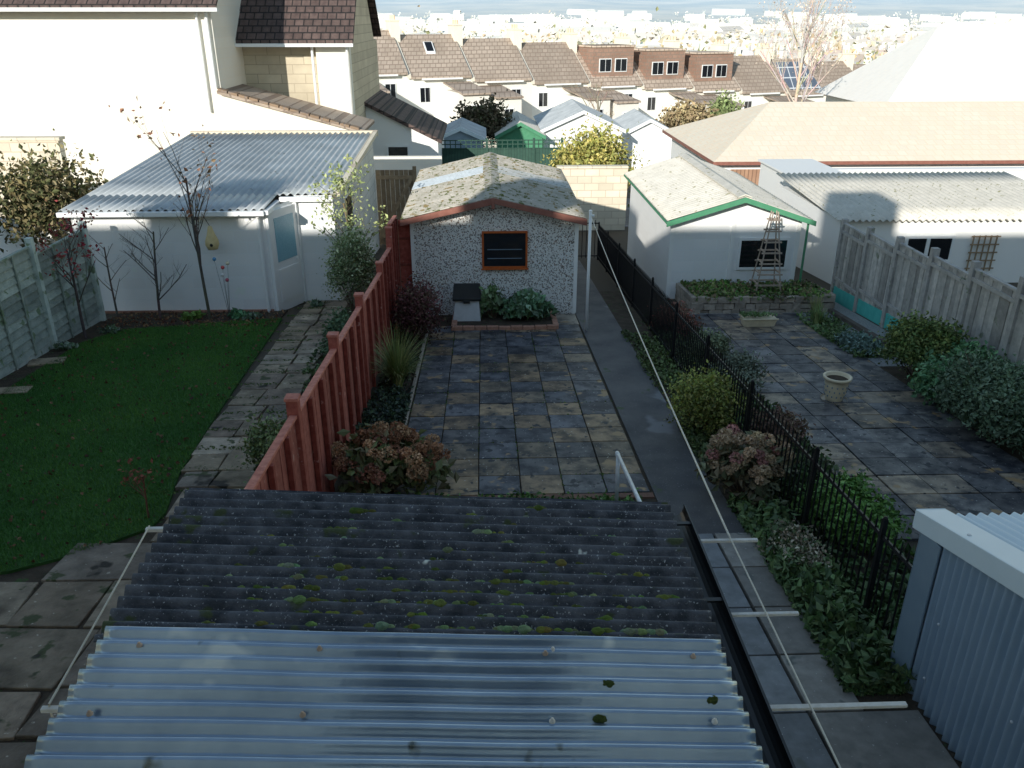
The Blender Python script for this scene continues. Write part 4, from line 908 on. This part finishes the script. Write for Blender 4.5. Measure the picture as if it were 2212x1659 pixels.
groundcover('dark_groundcover',(-1.55,-1.1),(8.2,10.6),3200,.045,[(.022,.04,.02),(.035,.055,.03),(.03,.045,.04)],.14,seed=9)
groundcover('dark_groundcover',(-1.5,-1.1),(11,14),1600,.04,[(.025,.04,.016),(.04,.05,.025)],.12,seed=10)
groundcover('weeds',(-.9,1.5),(7.0,7.25),1500,.035,[(.06,.12,.03),(.04,.08,.02)],.12,seed=11)
rs=np.random.RandomState(77); n=1500; xi=rs.randint(0,7,n); x=-1.0+xi*.45+rs.normal(size=n)*.006; y=rs.uniform(7.4,14,n); q=rs.rand(n)<.5; x2=rs.uniform(-1,1.7,n); y2=7.36+rs.randint(0,15,n)*.455+rs.normal(size=n)*.006
x=np.where(q,x,x2); y=np.where(q,y,y2); kk=(np.sin(x*3.1+1)*np.sin(y*2.3)>.15); x=x[kk]; y=y[kk]
leafmesh('moss_in_joints',np.stack([x,y,gz(y)+.036],1),.016,palcols(len(x),[(.04,.07,.02),(.07,.10,.03)],rs),'leafdull',None,rs)
groundcover('border_plants',(2.5,2.86),(4.3,7.0),5200,.055,[(.05,.09,.03),(.08,.13,.05),(.10,.14,.06),(.04,.065,.03)],.22,seed=12,clump=36)
groundcover('border_plants',(2.45,2.9),(7.6,13.5),4200,.04,[(.05,.08,.025),(.08,.11,.04),(.04,.05,.02)],.20,seed=13,clump=40)
groundcover('border_plants',(2.98,3.75),(4.4,9.5),5500,.05,[(.035,.07,.022),(.05,.09,.03),(.07,.10,.04),(.035,.045,.02)],.22,seed=14,clump=50)
groundcover('border_plants',(2.98,3.75),(9.5,15),3600,.04,[(.05,.075,.03),(.075,.085,.04),(.04,.055,.025)],.18,seed=15,clump=40)
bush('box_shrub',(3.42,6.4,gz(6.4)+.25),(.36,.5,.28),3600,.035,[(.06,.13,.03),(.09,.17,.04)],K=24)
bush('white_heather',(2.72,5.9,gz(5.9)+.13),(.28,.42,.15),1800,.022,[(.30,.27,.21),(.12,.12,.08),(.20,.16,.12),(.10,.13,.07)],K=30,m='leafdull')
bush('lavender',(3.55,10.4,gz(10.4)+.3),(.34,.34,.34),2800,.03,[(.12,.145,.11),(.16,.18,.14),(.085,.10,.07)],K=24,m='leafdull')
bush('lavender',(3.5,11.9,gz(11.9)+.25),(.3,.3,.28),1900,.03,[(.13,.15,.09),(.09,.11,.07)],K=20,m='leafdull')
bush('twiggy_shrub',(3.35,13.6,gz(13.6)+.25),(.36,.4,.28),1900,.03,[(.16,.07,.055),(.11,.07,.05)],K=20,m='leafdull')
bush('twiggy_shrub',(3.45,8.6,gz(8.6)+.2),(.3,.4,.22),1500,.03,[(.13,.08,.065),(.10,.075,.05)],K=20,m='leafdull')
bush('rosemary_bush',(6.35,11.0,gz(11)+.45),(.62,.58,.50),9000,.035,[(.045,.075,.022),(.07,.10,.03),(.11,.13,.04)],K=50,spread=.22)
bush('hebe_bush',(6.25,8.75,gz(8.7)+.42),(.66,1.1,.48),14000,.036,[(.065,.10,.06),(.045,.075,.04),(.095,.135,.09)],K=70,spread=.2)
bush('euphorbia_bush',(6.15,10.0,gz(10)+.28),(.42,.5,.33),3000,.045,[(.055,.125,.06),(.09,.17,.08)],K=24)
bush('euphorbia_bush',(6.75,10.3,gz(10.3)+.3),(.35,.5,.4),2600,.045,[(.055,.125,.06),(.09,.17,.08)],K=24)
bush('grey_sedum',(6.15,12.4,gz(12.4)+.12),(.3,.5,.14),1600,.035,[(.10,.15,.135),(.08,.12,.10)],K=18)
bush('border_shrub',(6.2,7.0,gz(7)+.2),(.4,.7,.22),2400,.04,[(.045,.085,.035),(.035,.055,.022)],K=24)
groundcover('border_plants',(5.9,6.5),(12,14.6),2600,.045,[(.055,.10,.035),(.10,.13,.06),(.065,.11,.035)],.16,seed=16,clump=20)
g=group('iris_plant'); blades('blades',(6.0,13.9,gz(13.9)),120,.5,.012,[(.10,.16,.06),(.15,.18,.075)],parent=g,seed=8,lean=.5)
g=group('iris_plant'); blades('blades',(6.2,14.5,gz(14.5)),90,.55,.012,[(.13,.16,.06),(.20,.19,.08)],parent=g,seed=9,lean=.5)
groundcover('path_plants',(-2.5,-1.75),(7.0,11.5),3000,.04,[(.05,.09,.03),(.08,.12,.05),(.10,.14,.09)],.20,seed=17,clump=26)
groundcover('path_plants',(-2.7,-1.75),(11.5,16),2400,.04,[(.05,.09,.03),(.08,.12,.05)],.18,seed=18,clump=26)
bush('path_shrub',(-2.35,8.0,gz(8)+.35),(.28,.35,.40),1500,.03,[(.12,.155,.06),(.085,.12,.05)],K=20)
bush('path_shrub',(-2.3,12.3,gz(12.3)+.35),(.28,.5,.42),1900,.035,[(.06,.10,.055),(.085,.135,.07)],K=20)
rs=np.random.RandomState(3); n=2600; x=rs.uniform(-3.8,-2.4,n); y=rs.uniform(7,16.2,n); yy=np.round(y/.58)*.58+rs.normal(size=n)*.03
leafmesh('moss_in_joints',np.stack([x,yy,gz(yy)+.04],1),.02,palcols(n,[(.04,.07,.02),(.06,.09,.03)],rs),'leafdull',None,rs)
bk=(.065,.055,.048)
tree('sapling_tree',(-6.15,14.95,gz(15)),2.35,.028,5,bk,levels=3,spread=.62,nb=(3,4),twn=7,first=.15,up=.5)
tree('apple_tree',(-5.2,14.9,gz(15)),3.7,.032,9,bk,[(.16,.08,.05),(.10,.07,.04)],90,.05,levels=3,spread=.45,nb=(2,4),twn=9,first=.35,up=.55)
tree('berry_tree',(-6.98,13.7,gz(13.7)),2.2,.028,12,bk,[(.13,.018,.026),(.19,.04,.04),(.09,.035,.025)],260,.04,levels=3,spread=.5,nb=(3,4),twn=7,first=.4,up=.45)
tree('sapling_tree',(-7.05,15.2,gz(15.2)),1.9,.022,14,bk,levels=3,spread=.6,nb=(2,4),twn=6,first=.2)
tree('small_shrub_tree',(-3.35,7.0,gz(7)),.7,.012,15,(.12,.055,.04),[(.15,.055,.04)],60,.025,levels=2,twn=5)
bush('garden_shrub',(-9.0,17.6,gz(17.6)+1.75),(1.05,1.0,1.1),5600,.07,[(.07,.075,.032),(.12,.10,.048),(.05,.055,.025),(.15,.125,.07)],K=40,m='leafdull',spread=.36)
for (x,y,c) in ((-5.55,14.95,(.12,.20,.045)),(-4.7,14.95,(.06,.14,.065))): bush('low_plant',(x,y,gz(y)+.08),(.2,.16,.11),320,.06,[c,tuple(v*.7 for v in c)],K=10,stems=False)
for (x,y) in ((-6.65,14.0),(-7.0,13.0),(-4.4,14.9),(-3.4,15.9)): bush('low_plant',(x,y,gz(y)+.06),(.16,.12,.08),200,.05,[(.10,.13,.10),(.06,.10,.05)],K=8,stems=False)
g=group('gourd_birdhouse'); b=MB(); b.lathe((-5.05,15.2,-.05),[(0,-.02),(.09,0),(.125,.08),(.12,.16),(.08,.26),(.055,.34),(.035,.42),(.0,.44)],16); b.build('body','tan',g,True)
b=MB(); b.blob((-5.03,15.075,.05),(.03,.012,.03),W,0,10,6,0); b.tube((-5.05,15.2,.38),(-5.12,15.1,.62),.006,.006,5); b.build('entrance_hole','blackpl',g)
g=group('garden_ornament'); b=MB()
for (dx,z,c) in ((-.13,-.22,(.04,.13,.23)),(.0,-.38,(.3,.04,.04)),(.10,-.30,(.34,.3,.21)),(.05,-.62,(.21,.04,.06)),(-.02,-.52,(.34,.34,.34))):
    b.tube((-4.86,15.0,gz(15)),(-4.86+dx,15.0,z),.004,.004,5,(.1,.1,.1)); b.blob((-4.86+dx,15.0,z+.03),(.036,.036,.036),c,0,10,7,0)
b.build('glass_balls_on_stems',mat('glazed_balls',W,vcol=True,rough=.2,spec=.6),g,True)
bush('golden_bush',(4.1,31.2,gz(31.2)+1.5),(1.35,1.1,1.35),9000,.09,[(.25,.22,.06),(.30,.26,.09),(.19,.19,.05),(.15,.16,.045)],K=50,spread=.34)
bush('dark_shrub',(.1,45,gz(45)+2.6),(1.4,1.0,1.5),4500,.12,[(.065,.055,.035),(.095,.075,.05),(.045,.048,.025)],K=40,m='leafdull')
bush('dark_shrub',(12.5,52,gz(52)+2.6),(1.6,1.4,1.4),3000,.15,[(.18,.135,.08),(.22,.18,.10)],K=30,m='leafdull')
bush('dark_shrub',(17,60,gz(60)+2.6),(1.3,1.2,1.8),2500,.15,[(.10,.13,.055),(.13,.155,.07)],K=30,m='leafdull')
tree('birch_tree',(20,55,gz(55)),11.5,.13,44,(.36,.30,.26),[(.36,.29,.23),(.34,.28,.24)],900,.08,levels=4,spread=.45,nb=(4,5),twn=14,first=.25,up=.5)
tree('bare_tree',(8.5,62,gz(62)),6,.12,45,(.20,.155,.115),None,0,levels=3,twn=6)
